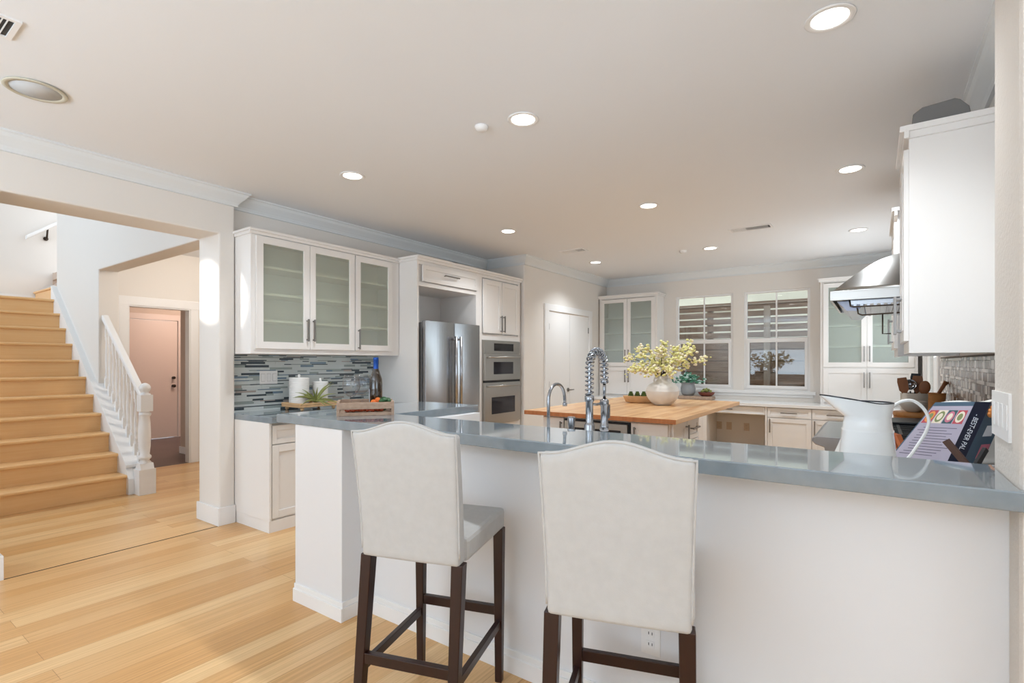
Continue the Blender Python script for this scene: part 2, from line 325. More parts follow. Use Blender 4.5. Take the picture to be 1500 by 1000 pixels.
# back wall with two windows
WX=((-2.69,-1.805),(-1.648,-.77)); WZ0,WZ1=.945,2.44; BY=8.45
bm=bm_(); box(bm,-4.04,WX[0][0],BY,BY+.14,0,CZ); box(bm,WX[0][1],WX[1][0],BY,BY+.14,0,CZ); box(bm,WX[1][1],.62,BY,BY+.14,0,CZ)
for a,b in WX: box(bm,a,b,BY,BY+.14,0,WZ0); box(bm,a,b,BY,BY+.14,WZ1,CZ)
struct('wall_back',bm,'wall')
for i,(a,b) in enumerate(WX):
    bm=bm_(); y0,y1=BY+.02,BY+.075; t=.035; mid=1.70
    box(bm,a,a+t,y0,y1,WZ0,WZ1); box(bm,b-t,b,y0,y1,WZ0,WZ1); box(bm,a+t,b-t,y0,y1,WZ0,WZ0+t); box(bm,a+t,b-t,y0,y1,WZ1-t*.8,WZ1)
    box(bm,a+t,b-t,y0-.012,y1,mid-.03,mid+.03)       # meeting rail
    box(bm,a+t,a+t+.035,y0-.012,y1-.02,WZ0+t,mid); box(bm,b-t-.035,b-t,y0-.012,y1-.02,WZ0+t,mid); box(bm,a+t,b-t,y0-.012,y1-.02,WZ0+t,WZ0+t+.04)
    c=(a+b)/2; box(bm,c-.009,c+.009,y0+.015,y0+.035,WZ0+t,WZ1-t)
    win=struct('window_%d'%(i+1),bm,'trim',bev=.002,label='white double-hung window, %s of the pair'%('left' if i==0 else 'right'))
    g=obj('window_glass',box(bm_(),a+t,b-t,y0+.037,y0+.041,WZ0+t,WZ1-t),'pane',win)
bm=bm_(); box(bm,-2.8,-.70,BY-.035,BY+.02,.905,.945); box(bm,-2.77,-.73,BY-.012,BY,.86,.905); struct('trim_5',bm,'trim',bev=.004,label='white window stool under both windows')
# right wall, partition column
bm=bm_(); box(bm,.48,.62,2.08,6.25,0,CZ); box(bm,.48,.62,8.0,8.6,0,CZ); box(bm,.481,.62,6.25,8.0,2.2,CZ); box(bm,.481,.62,6.25,8.0,0,.94); struct('wall_right',bm,'wall')
bm=bm_(); box(bm,.462,.50,6.13,6.26,.90,2.2); box(bm,.462,.50,7.99,8.10,.90,2.2); box(bm,.455,.50,6.12,8.11,2.19,2.30); box(bm,.44,.50,6.10,8.11,.895,.94); struct('trim_6',bm,'trim',bev=.003)
bm=bm_(); box(bm,.50,.55,6.25,6.30,.94,2.2); box(bm,.50,.55,7.95,8.0,.94,2.2); box(bm,.50,.55,7.10,7.15,.94,2.2); box(bm,.50,.55,6.3,7.95,.94,.99); box(bm,.50,.55,6.3,7.95,2.15,2.2); d=struct('window_3',bm,'trim',bev=.002,label='white window on the right wall beyond the counter')
obj('window_glass',box(bm_(),.522,.526,6.3,7.95,.98,2.16),'pane',d)
struct('wall_column',box(bm_(),.286,.72,1.73,2.08,0,CZ),'texwall',bev=.018)
bm=bm_(); box(bm,.62,4.0,2.0,2.08,0,CZ); struct('wall_family',bm,'wall')
bm=bm_(); box(bm,4.0,4.1,-3.5,-2.8,0,CZ); box(bm,4.0,4.1,.8,2.08,0,CZ); box(bm,4.0,4.1,-2.8,.8,0,.35); box(bm,4.0,4.1,-2.8,.8,2.65,CZ); struct('wall_family_right',bm,'wall')
bm=bm_(); box(bm,-4.86,-3.9,-3.6,-3.5,0,CZ); box(bm,.1,4.1,-3.6,-3.5,0,CZ); box(bm,-3.9,.1,-3.6,-3.5,0,.35); box(bm,-3.9,.1,-3.6,-3.5,2.65,CZ); struct('wall_behind',bm,'wall')
# crown moulding profile (depth, drop)
PR=[(0,0),(.095,0),(.095,.012),(.082,.018),(.07,.04),(.045,.066),(.026,.088),(.018,.105),(.018,.118),(0,.118)]
def crown(name,p0,p1,nrm,ext0=0,ext1=0):
    p0=Vector(p0+(CZ,)); p1=Vector(p1+(CZ,)); d=(p1-p0).normalized(); n=Vector(nrm+(0,))
    bm=bm_(); a=[];b=[]
    for dep,dr in PR:
        a.append(bm.verts.new(p0+n*dep-Z_*dr-d*(dep*ext0))); b.append(bm.verts.new(p1+n*dep-Z_*dr+d*(dep*ext1)))
    k=len(PR); bm.faces.new(a); bm.faces.new(b)
    for i in range(k): bm.faces.new((a[i],a[(i+1)%k],b[(i+1)%k],b[i]))
    return struct(name,bm,'crown')
crown('trim_7',(-4.495,-3.5),(-4.495,2.225),(1,0),0,1)
crown('trim_8',(-4.58,2.225),(-4.58,5.82),(1,0),0,-1)
crown('trim_9',(-4.58,5.82),(-3.92,5.82),(0,-1),0,1)
crown('trim_10',(-3.92,5.82),(-3.92,8.45),(1,0),1,-1)
crown('trim_11',(-3.92,8.45),(.48,8.45),(0,-1),-1,-1)
crown('trim_12',(.48,2.08),(.48,8.45),(-1,0),0,-1)
# peninsula half walls (bar backing) and their baseboards
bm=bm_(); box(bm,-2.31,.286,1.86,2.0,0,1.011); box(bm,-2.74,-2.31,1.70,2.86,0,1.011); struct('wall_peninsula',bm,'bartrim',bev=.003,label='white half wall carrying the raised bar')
def bprof(bm,fr,a0,a1,h=.1):
    fbox(bm,fr,a0,a1,0,h*.72,0,.016); fbox(bm,fr,a0,a1,h*.72,h,0,.009)
bm=bm_(); bprof(bm,frameYm(-2.74,1.70,0),0,.43+.016); bprof(bm,frameX(-2.31,1.70,0),0,.16); bprof(bm,frameYm(-2.31,1.86,0),.016,2.596); struct('baseboard_peninsula',bm,'trim',bev=.002)
bm=bm_(); fbox(bm,frameYm(-4.86,2.095,0),-.014,.379,0,.15,0,.014); fbox(bm,frameX(-4.495,2.095,0),0,.13,0,.15,0,.014); fbox(bm,frameX(-4.495,-3.5,0),0,4.289,0,.15,0,.014); fbox(bm,(Vector((-4.86,.775,0)),X_,Z_,Y_),0,.379,0,.15,0,.014); struct('baseboard_dining',bm,'trim',bev=.003)
# ---- outside ----
struct('ground',box(bm_(),-12,10,8.6,20,-.2,-.05),'ground')
f=thing('garden_fence','weathered horizontal board fence with open slats on top, outside the kitchen windows','fence',(-1.8,9.7,0),world=True)
bm=bm_()
for k in range(9): z=.2*k; fbox(bm,(Vector((-4.6,9.70-.006*(k%2),z)),X_,Z_,-Y_),0,6.1,0,.188,0,.022)
obj('lap_shade_sheet',box(bm_(),-4.6,1.5,9.705,9.72,0,1.79),'backing',f)  # added dark sheet, paints shade lines into the gaps between boards
z=1.80
for h in (.095,.095,.092,.092,.13): box(bm,-4.6,1.5,9.70,9.725,z,z+h); z+=h+.03
obj('slat_panel',bm,'fence',f)
for x in (-2.48,-1.52,-.2,-3.9): obj('fence_post',box(bm_(),x-.045,x+.045,9.62 if x==-1.52 else 9.73,9.70 if x==-1.52 else 9.82,0,2.33),'fence2',f)
obj('cap_rail',box(bm_(),-4.6,1.5,9.68,9.80,2.375,2.395),'fence2',f)
n=thing('neighbour_house','pale stucco wall of the neighbouring house above the fence','house',(-1.5,12.5,0),world=True)
obj('wall',box(bm_(),-8,6,12.5,12.8,0,4.6),'stucco',n); obj('eave_board',box(bm_(),-8,-2.25,12.38,12.5,2.62,2.70),'trim',n)

# ================= STAIRS =================
st=thing('staircase','bamboo staircase rising left from the hall to a landing','staircase',(-7.6,1.5,0),world=True)
N=11
for i in range(N):
    x=-6.36-.252*i; z=.2*i
    obj('riser',box(bm_(),x-.252 if i<N-1 else x-.05,x,.9,2.04,max(0,z-.0),z+.17),'stair',st)
    bm=bm_(); box(bm,x-.26 if i<N-1 else -10.05,x+.028,.9,2.05 if i<N-1 else 2.1,z+.17,z+.2); obj('tread',bm,'stair',st,bev=.01)
obj('winder_riser',box(bm_(),-10.05,-9.0,2.1,2.13,2.2,2.37),'stair',st); obj('tread',box(bm_(),-10.05,-9.0,2.08,2.36,2.37,2.4),'stair',st,bev=.01)
# closed stringer (knee) with sloped cap
def zs(x): return .2+(-6.36-x)*.2/.252
bm=bm_(); prism(bm,[(-6.30,0),(-6.30,.16),(-6.40,.30),(-9.0,zs(-9.0)+.10),(-9.0,0)],2.04,2.10,axis='y'); obj('stringer',bm,'trim',st)
bm=bm_(); prism(bm,[(-6.22,0),(-6.22,.20),(-6.40,.27),(-7.42,zs(-7.42)+.06),(-7.42,0)],2.10,2.25,axis='y'); obj('knee_wall',bm,'trim',st)
bm=bm_(); prism(bm,[(-6.36,.27),(-7.42,zs(-7.42)+.07),(-7.42,zs(-7.42)+.10),(-6.36,.30)],2.035,2.26,axis='y'); obj('cap',bm,'trim',st,bev=.004)
NX,NY=-6.24,2.165
nw=bm_(); box(nw,NX-.075,NX+.075,NY-.075,NY+.075,0,.26); prism(nw,[(NX-.075,.26),(NX+.075,.26),(NX+.05,.32),(NX-.05,.32)],NY-.06,NY+.06,axis='y')
lathe(nw,[(.048,.30),(.055,.33),(.038,.35),(.058,.37),(.058,.39),(.042,.41),(.05,.5),(.053,.62),(.048,.74),(.042,.80),(.055,.82),(.055,.835),(.04,.85),(.045,.86)],NX,NY,0,20)
box(nw,NX-.055,NX+.055,NY-.055,NY+.055,.86,1.03); lathe(nw,[(.05,1.03),(.05,1.04),(.03,1.05),(.04,1.065),(.052,1.09),(.052,1.11),(.04,1.135),(.02,1.15),(0,1.155)],NX,NY,0,20)
obj('newel_post',nw,'trim',st)
def zr(x): return 1.0+(NX-.05-x)*.2/.252+.0
rb=bm_(); prism(rb,[(NX-.04,zr(NX-.04)-.02),(-7.42,zr(-7.42)-.02),(-7.42,zr(-7.42)+.045),(NX-.04,zr(NX-.04)+.045)],NY-.035,NY+.035,axis='y'); obj('hand_rail',rb,'trim',st,bev=.012)
for i in range(10):
    x=NX-.13-i*.108; zb=zs(x)+.085 if x<-6.4 else .30; zt=zr(x)-.02
    b=bm_(); h=zt-zb
    box(b,x-.02,x+.02,NY-.02,NY+.02,zb,zb+.12)
    lathe(b,[(.017,.12),(.02,.14),(.012,.15),(.02,.165),(.014,.19),(.019,.3),(.012,h-.2),(.018,h-.17),(.013,h-.15)],x,NY,zb,10); box(b,x-.015,x+.015,NY-.015,NY+.015,zb+h-.15,zb+h+.01)
    obj('baluster',b,'trim',st)
bm=bm_(); box(bm,-10.05,-10.03,.9,2.1,2.2,2.34); prism(bm,[(2.1,2.2),(3.6,2.2+1.19),(3.6,2.34+1.27),(2.1,2.36)],-10.05,-10.03,axis='x'); struct('baseboard_landing',bm,'trim')
hr=thing('wall_handrail','white handrail on dark bracket on the stair landing wall','handrail',(-9.95,2.2,3.3),world=True)
obj('rail',prism(bm_(),[(1.98,3.13),(3.6,3.13+1.29),(3.6,3.19+1.29),(1.98,3.19)],-9.98,-9.93,axis='x'),'trim',hr,bev=.012)
bm=bm_(); tube(bm,[(-10.05,2.22,3.2),(-9.99,2.22,3.2),(-9.955,2.22,3.33)],.012,8); tube(bm,[(-10.05,2.22,3.2),(-10.04,2.22,3.2)],.03,12); obj('bracket',bm,'bronze',hr)

# ================= LEFT KITCHEN RUN =================
lc=thing('base_cabinet','low white base cabinet under grey counter beside the wall pillar','cabinet',(-4.26,3.04,0),world=True)
bm=bm_(); box(bm,-4.575,-3.98,2.232,3.86,.095,.88); box(bm,-4.575,-3.955,2.228,2.245,.095,.88); obj('body',bm,'cab',lc,bev=.002)
bm=bm_(); box(bm,-4.56,-3.965,2.232,3.86,0,.095); obj('plinth',bm,'cab',lc)
fr=frameX(-3.98,2.25,0)
for y in (0,.80):
    door(lc,fr,y+.005,y+.795,.71,.86,'drawer',hh=(y+.4,.785),hl=.13,stile=.04); door(lc,fr,y+.005,y+.398,.11,.70,hv=(y+.36,.6),hl=.13); door(lc,fr,y+.402,y+.795,.11,.70,hv=(y+.44,.6),hl=.13)
o=obj('lower_counter',box(bm_(),-4.58,-3.915,2.228,3.860,.881,.930),'bar',bev=.004); tag(o,'lower blue-grey quartz counter along the left wall below the tiles','countertop')
# tiled backsplash, linear glass strips
def strips():
    bm=bm_(); rnd=random.Random(3); z=.931; x=-4.58
    hs=[.017,.022,.009,.02,.017,.009]
    box(bm,x,x+.003,2.228,3.86,.931,1.443,5)
    k=0
    while z<1.436:
        h=hs[k%6] if rnd.random()<.7 else rnd.choice(hs); h=min(h,1.442-z); y=2.23-rnd.random()*.1
        thin=h<.012
        while y<3.858:
            c=rnd.choices([0,1,2,3,4],[(.54,.19,.08,.14,.05),(.36,.16,.1,.34,.04)][thin])[0]
            l=rnd.choice((.07,.1,.14,.18,.22)); a=max(y,2.23); b=min(y+l,3.858)
            if b-a>.01: box(bm,x+.003,x+.007,a,b-.0015,z,z+h-.0015,c)
            y+=l
        z+=h; k+=1
    return bm
M['t0']=mat('tile_pale_glass',(206,212,210),.12); M['t1']=mat('tile_sage_grey',(158,168,164),.2); M['t2']=mat('tile_blue_grey',(122,142,158),.12); M['t3']=mat('tile_dark_slate',(74,84,90),.25); M['t4']=mat('tile_taupe',(170,160,152),.3); M['t5']=mat('grout',(196,198,196),.8)
o=obj('strip_tile_backsplash',strips(),['t0','t1','t2','t3','t4','t5']); tag(o,'backsplash of horizontal grey, white and slate glass strips under the glass cabinets','backsplash')
# upper glass-door cabinet
uc=thing('upper_cabinet','white wall cabinet with three ribbed glass doors on the left wall','cabinet',(-4.41,3.0,1.443),world=True)
bm=bm_(); x0,x1,y0,y1,z0,z1=-4.58,-4.246,2.232,3.855,1.443,2.45
box(bm,x0,x1,y0,y0+.018,z0,z1); box(bm,x0,x1,y1-.018,y1,z0,z1); box(bm,x0,x1-.02,y0,y1,z0+.025,z0+.045); box(bm,x0,x1,y0,y1,z1-.02,z1); box(bm,x0,x0+.01,y0,y1,z0+.045,z1)
for a,b in ((y0,2.30),(3.745,y1)): box(bm,x1-.02,x1,a,b,z0,z1)
box(bm,x1-.02,x1,y0,y1,z0,1.50)
obj('body',bm,'cab',uc,bev=.001)
bm=bm_()
for z in (1.72,1.95,2.18): box(bm,x0+.012,x1-.03,y0+.018,y1-.018,z,z+.018)
obj('shelf',bm,'cab',uc)
bm=bm_()
crownstrip(bm,(Vector((x1,y0-.0,z1)),Y_,Z_,X_),-.02,y1-y0,-.005,.034,.045); crownstrip(bm,frameYm(x0,y0,z1),.085,x1-x0+.02,-.005,.026,.045); box(bm,x0,x1,y0,y1,z1,z1+.04); obj('cornice',bm,'cab',uc,bev=.002)
fr=frameX(x1,0,0)
door(uc,fr,2.272,2.765,1.487,2.435,glass='reedY',hv=(2.735,1.66),hl=.2)
door(uc,fr,2.770,3.262,1.487,2.435,glass='reedY',hv=(2.80,1.66),hl=.2)
door(uc,fr,3.275,3.75,1.487,2.435,glass='reedY',hv=(3.305,1.60),hl=.2)
# fridge + oven enclosure
tc_=thing('oven_cabinet_tower','tall white cabinet surround framing the fridge and wall ovens','cabinet',(-4.27,4.85,0),world=True)
FX=-3.97
bm=bm_(); box(bm,-4.58,FX,3.862,3.885,0,2.46); box(bm,-4.58,FX,4.845,4.955,0,2.46); box(bm,-4.58,FX,5.742,5.79,0,2.46)
box(bm,-4.58,FX,3.862,5.79,2.42,2.46); box(bm,-4.58,FX,3.885,4.845,2.187,2.23); box(bm,-4.57,FX-.02,3.885,4.845,2.23,2.42)
box(bm,-4.57,FX,4.955,5.742,1.65,1.72); box(bm,-4.57,FX-.02,4.955,5.742,1.72,2.42); box(bm,-4.57,FX,4.955,5.742,0,.58)
box(bm,-4.575,-4.56,3.885,4.845,0,2.187)
obj('body',bm,'cab',tc_,bev=.0015)
bm=bm_(); crownstrip(bm,frameX(FX,3.862,2.455),-.02,1.948,0,.034,.05); crownstrip(bm,frameYm(-4.24,3.862,2.455),0,.27+.02,0,.026,.05); box(bm,-4.58,FX,3.862,5.79,2.46,2.50); obj('cornice',bm,'cab',tc_,bev=.002)
fr=frameX(FX,0,0)
door(tc_,fr,3.93,4.855,2.238,2.415,'drawer',hh=(4.37,2.335),hl=.24,stile=.045)
door(tc_,fr,4.965,5.345,1.735,2.40,hv=(5.315,1.86),hl=.21); door(tc_,fr,5.352,5.735,1.735,2.40,hv=(5.38,1.86),hl=.21)
# fridge
fg=thing('refrigerator','stainless steel french door refrigerator with tall bar handles','refrigerator',(-4.2,4.37,0),world=True)
obj('body',box(bm_(),-4.53,-3.965,3.925,4.825,.02,1.80),'darkcard',fg,bev=.004)
def curved(y0,y1,z0,z1,xf):
    bm=bm_(); n=12; pts=[(y0,-3.96)]+[(y0+(y1-y0)*i/n, xf+.018*math.sin(pi*i/n)) for i in range(n+1)]+[(y1,-3.96)]
    prism(bm,[(p[1],p[0]) for p in pts],z0,z1,axis='z'); return bm
for a,b,hy in ((3.92,4.372,4.335),(4.378,4.83,4.415)):
    d=obj('door',curved(a,b,.74,1.815,-3.90),'steel',fg,bev=.005)
    bm=bm_(); tube(bm,[(-3.838,hy,.86),(-3.832,hy,1.25),(-3.838,hy,1.66)],.017,12)
    for z in (.9,1.63): tube(bm,[(-3.90,hy,z),(-3.838,hy,z)],.012,8)
    obj('handle',bm,'steel',d)
d=obj('freezer_drawer',curved(3.92,4.83,.06,.73,-3.90),'steel',fg,bev=.005)
bm=bm_(); tube(bm,[(-3.838,4.0,.64),(-3.838,4.75,.64)],.016,12); [tube(bm,[(-3.9,y,.64),(-3.838,y,.64)],.012,8) for y in (4.05,4.7)]; obj('handle',bm,'steel',d)
# double oven
ov=thing('double_wall_oven','stainless double wall oven with microwave above, built in beside the fridge','oven',(-4.2,5.35,.58),world=True)
obj('body',box(bm_(),-4.5,-3.955,4.957,5.74,.585,1.648),'steelh',ov)
cp=obj('control_panel',box(bm_(),-3.955,-3.935,4.962,5.736,1.485,1.642),'steelh',ov,bev=.002); obj('display',box(bm_(),-3.936,-3.932,5.16,5.58,1.515,1.61),'blackglass',cp,label='black display with buttons')
bm=None
for i in range(0): [box(bm,-3.9325,-3.9315,5.18+.075*i,5.22+.075*i,z,z+.006) for z in (1.545,1.565)]
for (z0,z1,w0,w1,ya,yb) in ((1.145,1.475,1.22,1.375,5.14,5.56),(.60,1.115,.72,.93,5.10,5.60)):
    d=obj('oven_door',box(bm_(),-3.955,-3.925,4.965,5.733,z0,z1),'steelh',ov,bev=.003)
    obj('window',box(bm_(),-3.927,-3.922,ya,yb,w0,w1),'ovenglass',d)
    bm=bm_(); tube(bm,[(-3.925,5.0,z1-.045),(-3.885,5.03,z1-.04),(-3.875,5.35,z1-.04),(-3.885,5.67,z1-.04),(-3.925,5.70,z1-.045)],.012,10); obj('handle',bm,'steelh',d)
obj('gap_strip',box(bm_(),-3.957,-3.935,4.962,5.736,1.117,1.143),'black',ov)

# ================= RAISED BAR =================
bm=bm_(); prism(bm,[(-2.925,1.692),(.56,1.692),(.56,1.728),(.284,1.728),(.284,2.10),(-2.355,2.10),(-2.355,2.90),(-2.925,2.90)],1.013,1.062)
o=obj('bar_counter',bm,'bar',bev=.004); tag(o,'raised L-shaped bar top of blue-grey quartz in front of the stools','countertop')
sb=thing('sink_cabinet','white sink base cabinet behind the bar wall','cabinet',(-1.2,2.3,0),world=True)
obj('body',box(bm_(),-2.30,.285,2.002,2.58,.1,.885),'cab',sb); obj('plinth',box(bm_(),-2.30,.285,2.002,2.5,0,.1),'cab',sb)
bm=bm_(); prism(bm,[(-2.305,2.002),(.283,2.002),(.283,2.085),(.478,2.085),(.478,3.575),(-.17,3.575),(-.17,2.62),(-2.305,2.62)],.886,.93)
o=obj('sink_counter',bm,'quartz',bev=.003); tag(o,'pale quartz work counter between the bar and the range, under the white pitcher','countertop')
cb=thing('range_side_cabinet','white base cabinet under the counter near side of range','cabinet',(.16,3.1,0),world=True)
obj('body',box(bm_(),-.13,.478,2.59,3.57,0,.885),'cab',cb)
# faucets
def spring_faucet():
    t=thing('spring_faucet','tall nickel pull-down faucet with exposed spring neck behind the bar','faucet',(-1.15,2.28,.93))
    bm=bm_(); lathe(bm,[(.034,0),(.034,.008),(.028,.012),(.026,.13),(.022,.14),(.0185,.145),(.0185,.245),(.023,.25),(.023,.275),(.016,.28)],n=20); obj('body',bm,'chrome',t)
    path=[]
    for i in range(9): path.append(Vector((0,0,.27+.14*i/8)))
    for i in range(1,25): a=pi*i/24; path.append(Vector((0,.085-.085*math.cos(a),.41+.085*math.sin(a))))
    for i in range(1,5): path.append(Vector((0,.17,.41-.018*i)))
    obj('hose',tube(bm_(),path,.008,8),'chrome',t)
    L=[0]
    for a,b in zip(path,path[1:]): L.append(L[-1]+(b-a).length)
    tot=L[-1]; pts=[]; turns=22; n=turns*12
    for k in range(n+1):
        s=tot*k/n; i=max(j for j in range(len(L)) if L[j]<=s+1e-9); i=min(i,len(path)-2)
        f=(s-L[i])/(L[i+1]-L[i]); p=path[i].lerp(path[i+1],f); tg=(path[i+1]-path[i]).normalized(); nn=Vector((1,0,0)); bb=tg.cross(nn)
        a=2*pi*turns*k/n; pts.append(p+(nn*math.cos(a)+bb*math.sin(a))*.0185)
    obj('spring',tube(bm_(),pts,.0042,6),'chrome',t)
    bm=bm_(); tube(bm,[(0,.17,.345),(0,.17,.25)],.008,10); lathe(bm,[(.016,.33),(.02,.335),(.02,.35),(.014,.355)],0,.17,0,16)
    lathe(bm,[(.016,.25),(.023,.245),(.023,.215),(.019,.21),(.019,.12),(.023,.115),(.025,.09),(.02,.085),(0,.085)],0,.17,0,18); box(bm,-.004,.02,.182,.196,.15,.22); obj('spray_head',bm,'chrome',t)
    bm=bm_(); tube(bm,[(0,0,.235),(0,.085,.228),(0,.165,.232)],.007,8); obj('holder_arm',bm,'chrome',t)
    return t
spring_faucet()
t=thing('filter_faucet','slim curved nickel water filter faucet left of the spring faucet','faucet',(-1.385,2.28,.93))
p=[(0,0,.01),(0,0,.24)]+[(0,.085-.085*math.cos(pi*i/14),.24+.085*math.sin(pi*i/14)) for i in range(1,15)]+[(0,.172,.215)]
bm=tube(bm_(),p,.0085,12); lathe(bm,[(.022,0),(.022,.01),(.014,.02),(.0085,.03)],n=16); obj('spout',bm,'chrome',t); bm=bm_(); lathe(bm,[(.0085,0),(.012,-.004),(.012,-.02),(0,-.02)],0,.172,.222,12); obj('tip',bm,'chrome',t)
bm=bm_(); lathe(bm,[(.02,0),(.02,.01),(.016,.02),(.014,.10),(.021,.16),(.019,.168),(0,.168)],-1.245,2.27,.93,16); o=obj('soap_dispenser',bm,'chrome'); tag(o,'short nickel soap dispenser between the two faucets','soap dispenser')

# ================= ISLAND =================
isl=thing('island_cabinet','white kitchen island cabinet with built-in wine cooler','kitchen island',(-1.95,5.0,0),world=True)
bm=bm_(); box(bm,-2.52,-1.34,4.06,4.82,.1,.891); box(bm,-2.52,-1.78,4.82,6.05,.1,.891); box(bm,-2.48,-1.4,4.12,4.78,0,.1); obj('body',bm,'cab',isl,bev=.002)
fr=frameYm(-2.52,4.06,0)
door(isl,fr,.01,.225,.12,.87,hv=(.205,.74),hl=.2); door(isl,fr,.865,1.17,.12,.87,hv=(.90,.74),hl=.2)
fr=frameX(-1.34,4.06,0)
door(isl,fr,.03,.385,.12,.87,hv=(.35,.74),hl=.2); 
for z0,z1 in ((.70,.87),(.42,.69),(.12,.41)): door(isl,fr,.40,.745,z0,z1,'drawer',hh=(.58,(z0+z1)/2+.01),hl=.2,stile=.04)
bm=box(bm_(),-2.65,-1.25,3.93,6.18,.893,.93); bm.faces.ensure_lookup_table(); bm.faces[2].material_index=1; o=obj('butcher_block_counter',bm,['butcher','endgrain'],bev=.003); tag(o,'large butcher block wood top of the kitchen island','countertop')
wf=thing('wine_cooler','dark-glass wine cooler with steel frame in the island front','wine cooler',(-1.97,4.04,.1),world=True)
obj('body',box(bm_(),-2.285,-1.665,4.035,4.06,.1,.868),'black',wf)
bm=bm_(); box(bm,-2.27,-1.68,4.012,4.035,.80,.852); box(bm,-2.27,-1.68,4.012,4.035,.13,.18); box(bm,-2.27,-2.215,4.012,4.035,.18,.80); box(bm,-1.735,-1.68,4.012,4.035,.18,.80); d=obj('door_frame',bm,'steelh',wf,bev=.002); obj('glass_pane',box(bm_(),-2.215,-1.735,4.02,4.03,.18,.80),'blackglass',d)

# vase with blossom branches
vx,vy=-1.80,5.22
v=thing('blossom_vase','round cream vase of yellow-green blossom branches on the butcher block','vase',(vx,vy,.93))
obj('vase',lathe(bm_(),[(0,0),(.075,0),(.088,.008),(.118,.032),(.142,.062),(.157,.092),(.165,.122),(.1665,.145),(.1665,.148),(.164,.151),(.160,.170),(.150,.190),(.133,.208),(.110,.224),(.082,.238),(.06,.25),(.05,.27),(.055,.30),(.045,.30),(.04,.27),(0,.26)],n=40),'ceramic',v)
bm=bm_()
for s in (-1,1): tube(bm,[(s*.045,0,.28),(s*.085,0,.275),(s*.092,0,.25),(s*.08,0,.225)],.008,8)
obj('lug_handle',bm,'ceramic',v)
rnd=random.Random(11); bt=bm_(); bb=bm_()
ends=[(-.40,.0,.22),(-.30,.1,.30),(-.26,-.15,.08),(-.14,-.1,.32),(.0,.05,.36),(.03,-.12,.30),(.14,.0,.30),(.26,.1,.36),(.34,-.05,.28),(.42,.05,.20),(.16,-.2,.06),(-.06,-.22,.06),(-.34,-.05,.06),(.22,-.1,.18)]
for e in ends:
    p0=Vector((rnd.uniform(-.02,.02),rnd.uniform(-.02,.02),.28)); p3=Vector((e[0],e[1],.28+e[2])); p1=p0+Vector((e[0]*.2,e[1]*.2,.10)); pts=[]
    for i in range(9):
        t=i/8; p=p0*(1-t)**3+p1*3*t*(1-t)**2+(p0.lerp(p3,.75)+Vector((0,0,.05)))*3*t*t*(1-t)+p3*t**3; pts.append(p)
    tube(bt,pts,[.005-.0004*i for i in range(9)],6)
    for k in range(60):
        t=rnd.uniform(.3,1.03); i=min(int(t*8),7); p=pts[i].lerp(pts[i+1],min(t*8-i,1.2))+Vector((rnd.gauss(0,.024),rnd.gauss(0,.024),rnd.gauss(0,.022)))
        ball(bb,p,rnd.uniform(.009,.019),(1,1,.75),6,0 if rnd.random()<.66 else 1)
obj('branches',bt,'twig',v); o=obj('blossoms',bb,['blossom','blossomp'],v); o['kind']='stuff'
# dough bowl with artichokes
bm=bm_(); bx,by=-2.02,5.45
lathe(bm,[(0,.012),(.20,.014),(.25,.03),(.285,.075),(.295,.078),(.29,.07),(.262,.012),(.21,0),(0,0)],0,0,0,40,ex=.42); o=obj('dough_bowl',bm,'pale_wood'); o.location=(bx,by,.93); o.rotation_euler=(0,0,R(35)); tag(o,'long pale wooden dough bowl behind the cream vase','bowl')
def arti():
    t=thing('green_artichoke','x','artichoke',(0,0,0),group='green pointed artichokes in the wooden bowl')
    bm=lathe(bm_(),[(0,0),(.018,.004),(.027,.03),(.026,.05),(.019,.075),(.010,.092),(0,.10)],n=16); obj('body',bm,'green',t)
    bm=bm_()
    for k in range(5):
        for j in range(8):
            a=2*pi*(j+.5*(k%2))/8; r=(.027,.027,.024,.018,.011)[k]; z=.02+.018*k
            p=Vector((r*math.cos(a),r*math.sin(a),z)); ball(bm,p,.0085,(1,1,1.4),6)
    obj('leaf_scales',bm,'green',t); return t
a0=arti(); cr,sr=math.cos(R(35)),math.sin(R(35))
for i,(dx,lab) in enumerate(((-.205,'green pointed artichoke at the left end of the wooden bowl'),(-.135,'middle green artichoke of the three in the wooden bowl'),(-.065,'green artichoke in the wooden bowl closest to the cream vase'))):
    loc=(bx+dx*cr,by+dx*sr,.95)
    if i==0: a0.location=loc; a0['label']=lab
    else: dup(a0,loc,lab)

# ================= BACK WALL FURNITURE =================
o=obj('desk_counter',box(bm_(),-3.915,.478,7.82,8.448,.757,.797),'quartz',bev=.003); tag(o,'long white desk-height counter beneath the two windows','countertop')
db=thing('desk_cabinet','white desk base cabinets with knee space under the white counter','cabinet',(-1.5,8.1,0),world=True)
bm=bm_(); box(bm,-3.91,-2.10,7.87,8.44,0,.756); box(bm,-2.10,-2.045,7.85,8.44,0,.756); box(bm,-1.26,-1.235,7.85,8.44,0,.756); box(bm,-1.235,.475,7.87,8.44,0,.756); box(bm,-2.045,-1.26,7.87,8.3,.635,.756)
obj('body',bm,'cab',db,bev=.0015)
fr=frameYm(0,7.87,0)
door(db,fr,-2.04,-1.265,.64,.745,'drawer',hh=(-1.80,.70),hl=.24,stile=.012)
xs=(-1.235,-.70,-.16,.47)
for i in range(3):
    a,b=xs[i]+.006,xs[i+1]-.004; door(db,fr,a,b,.615,.742,'drawer',hh=((a+b)/2,.68),hl=.2,stile=.035); door(db,fr,a,b,.10,.605,hv=(a+.03,.50),hl=.19)
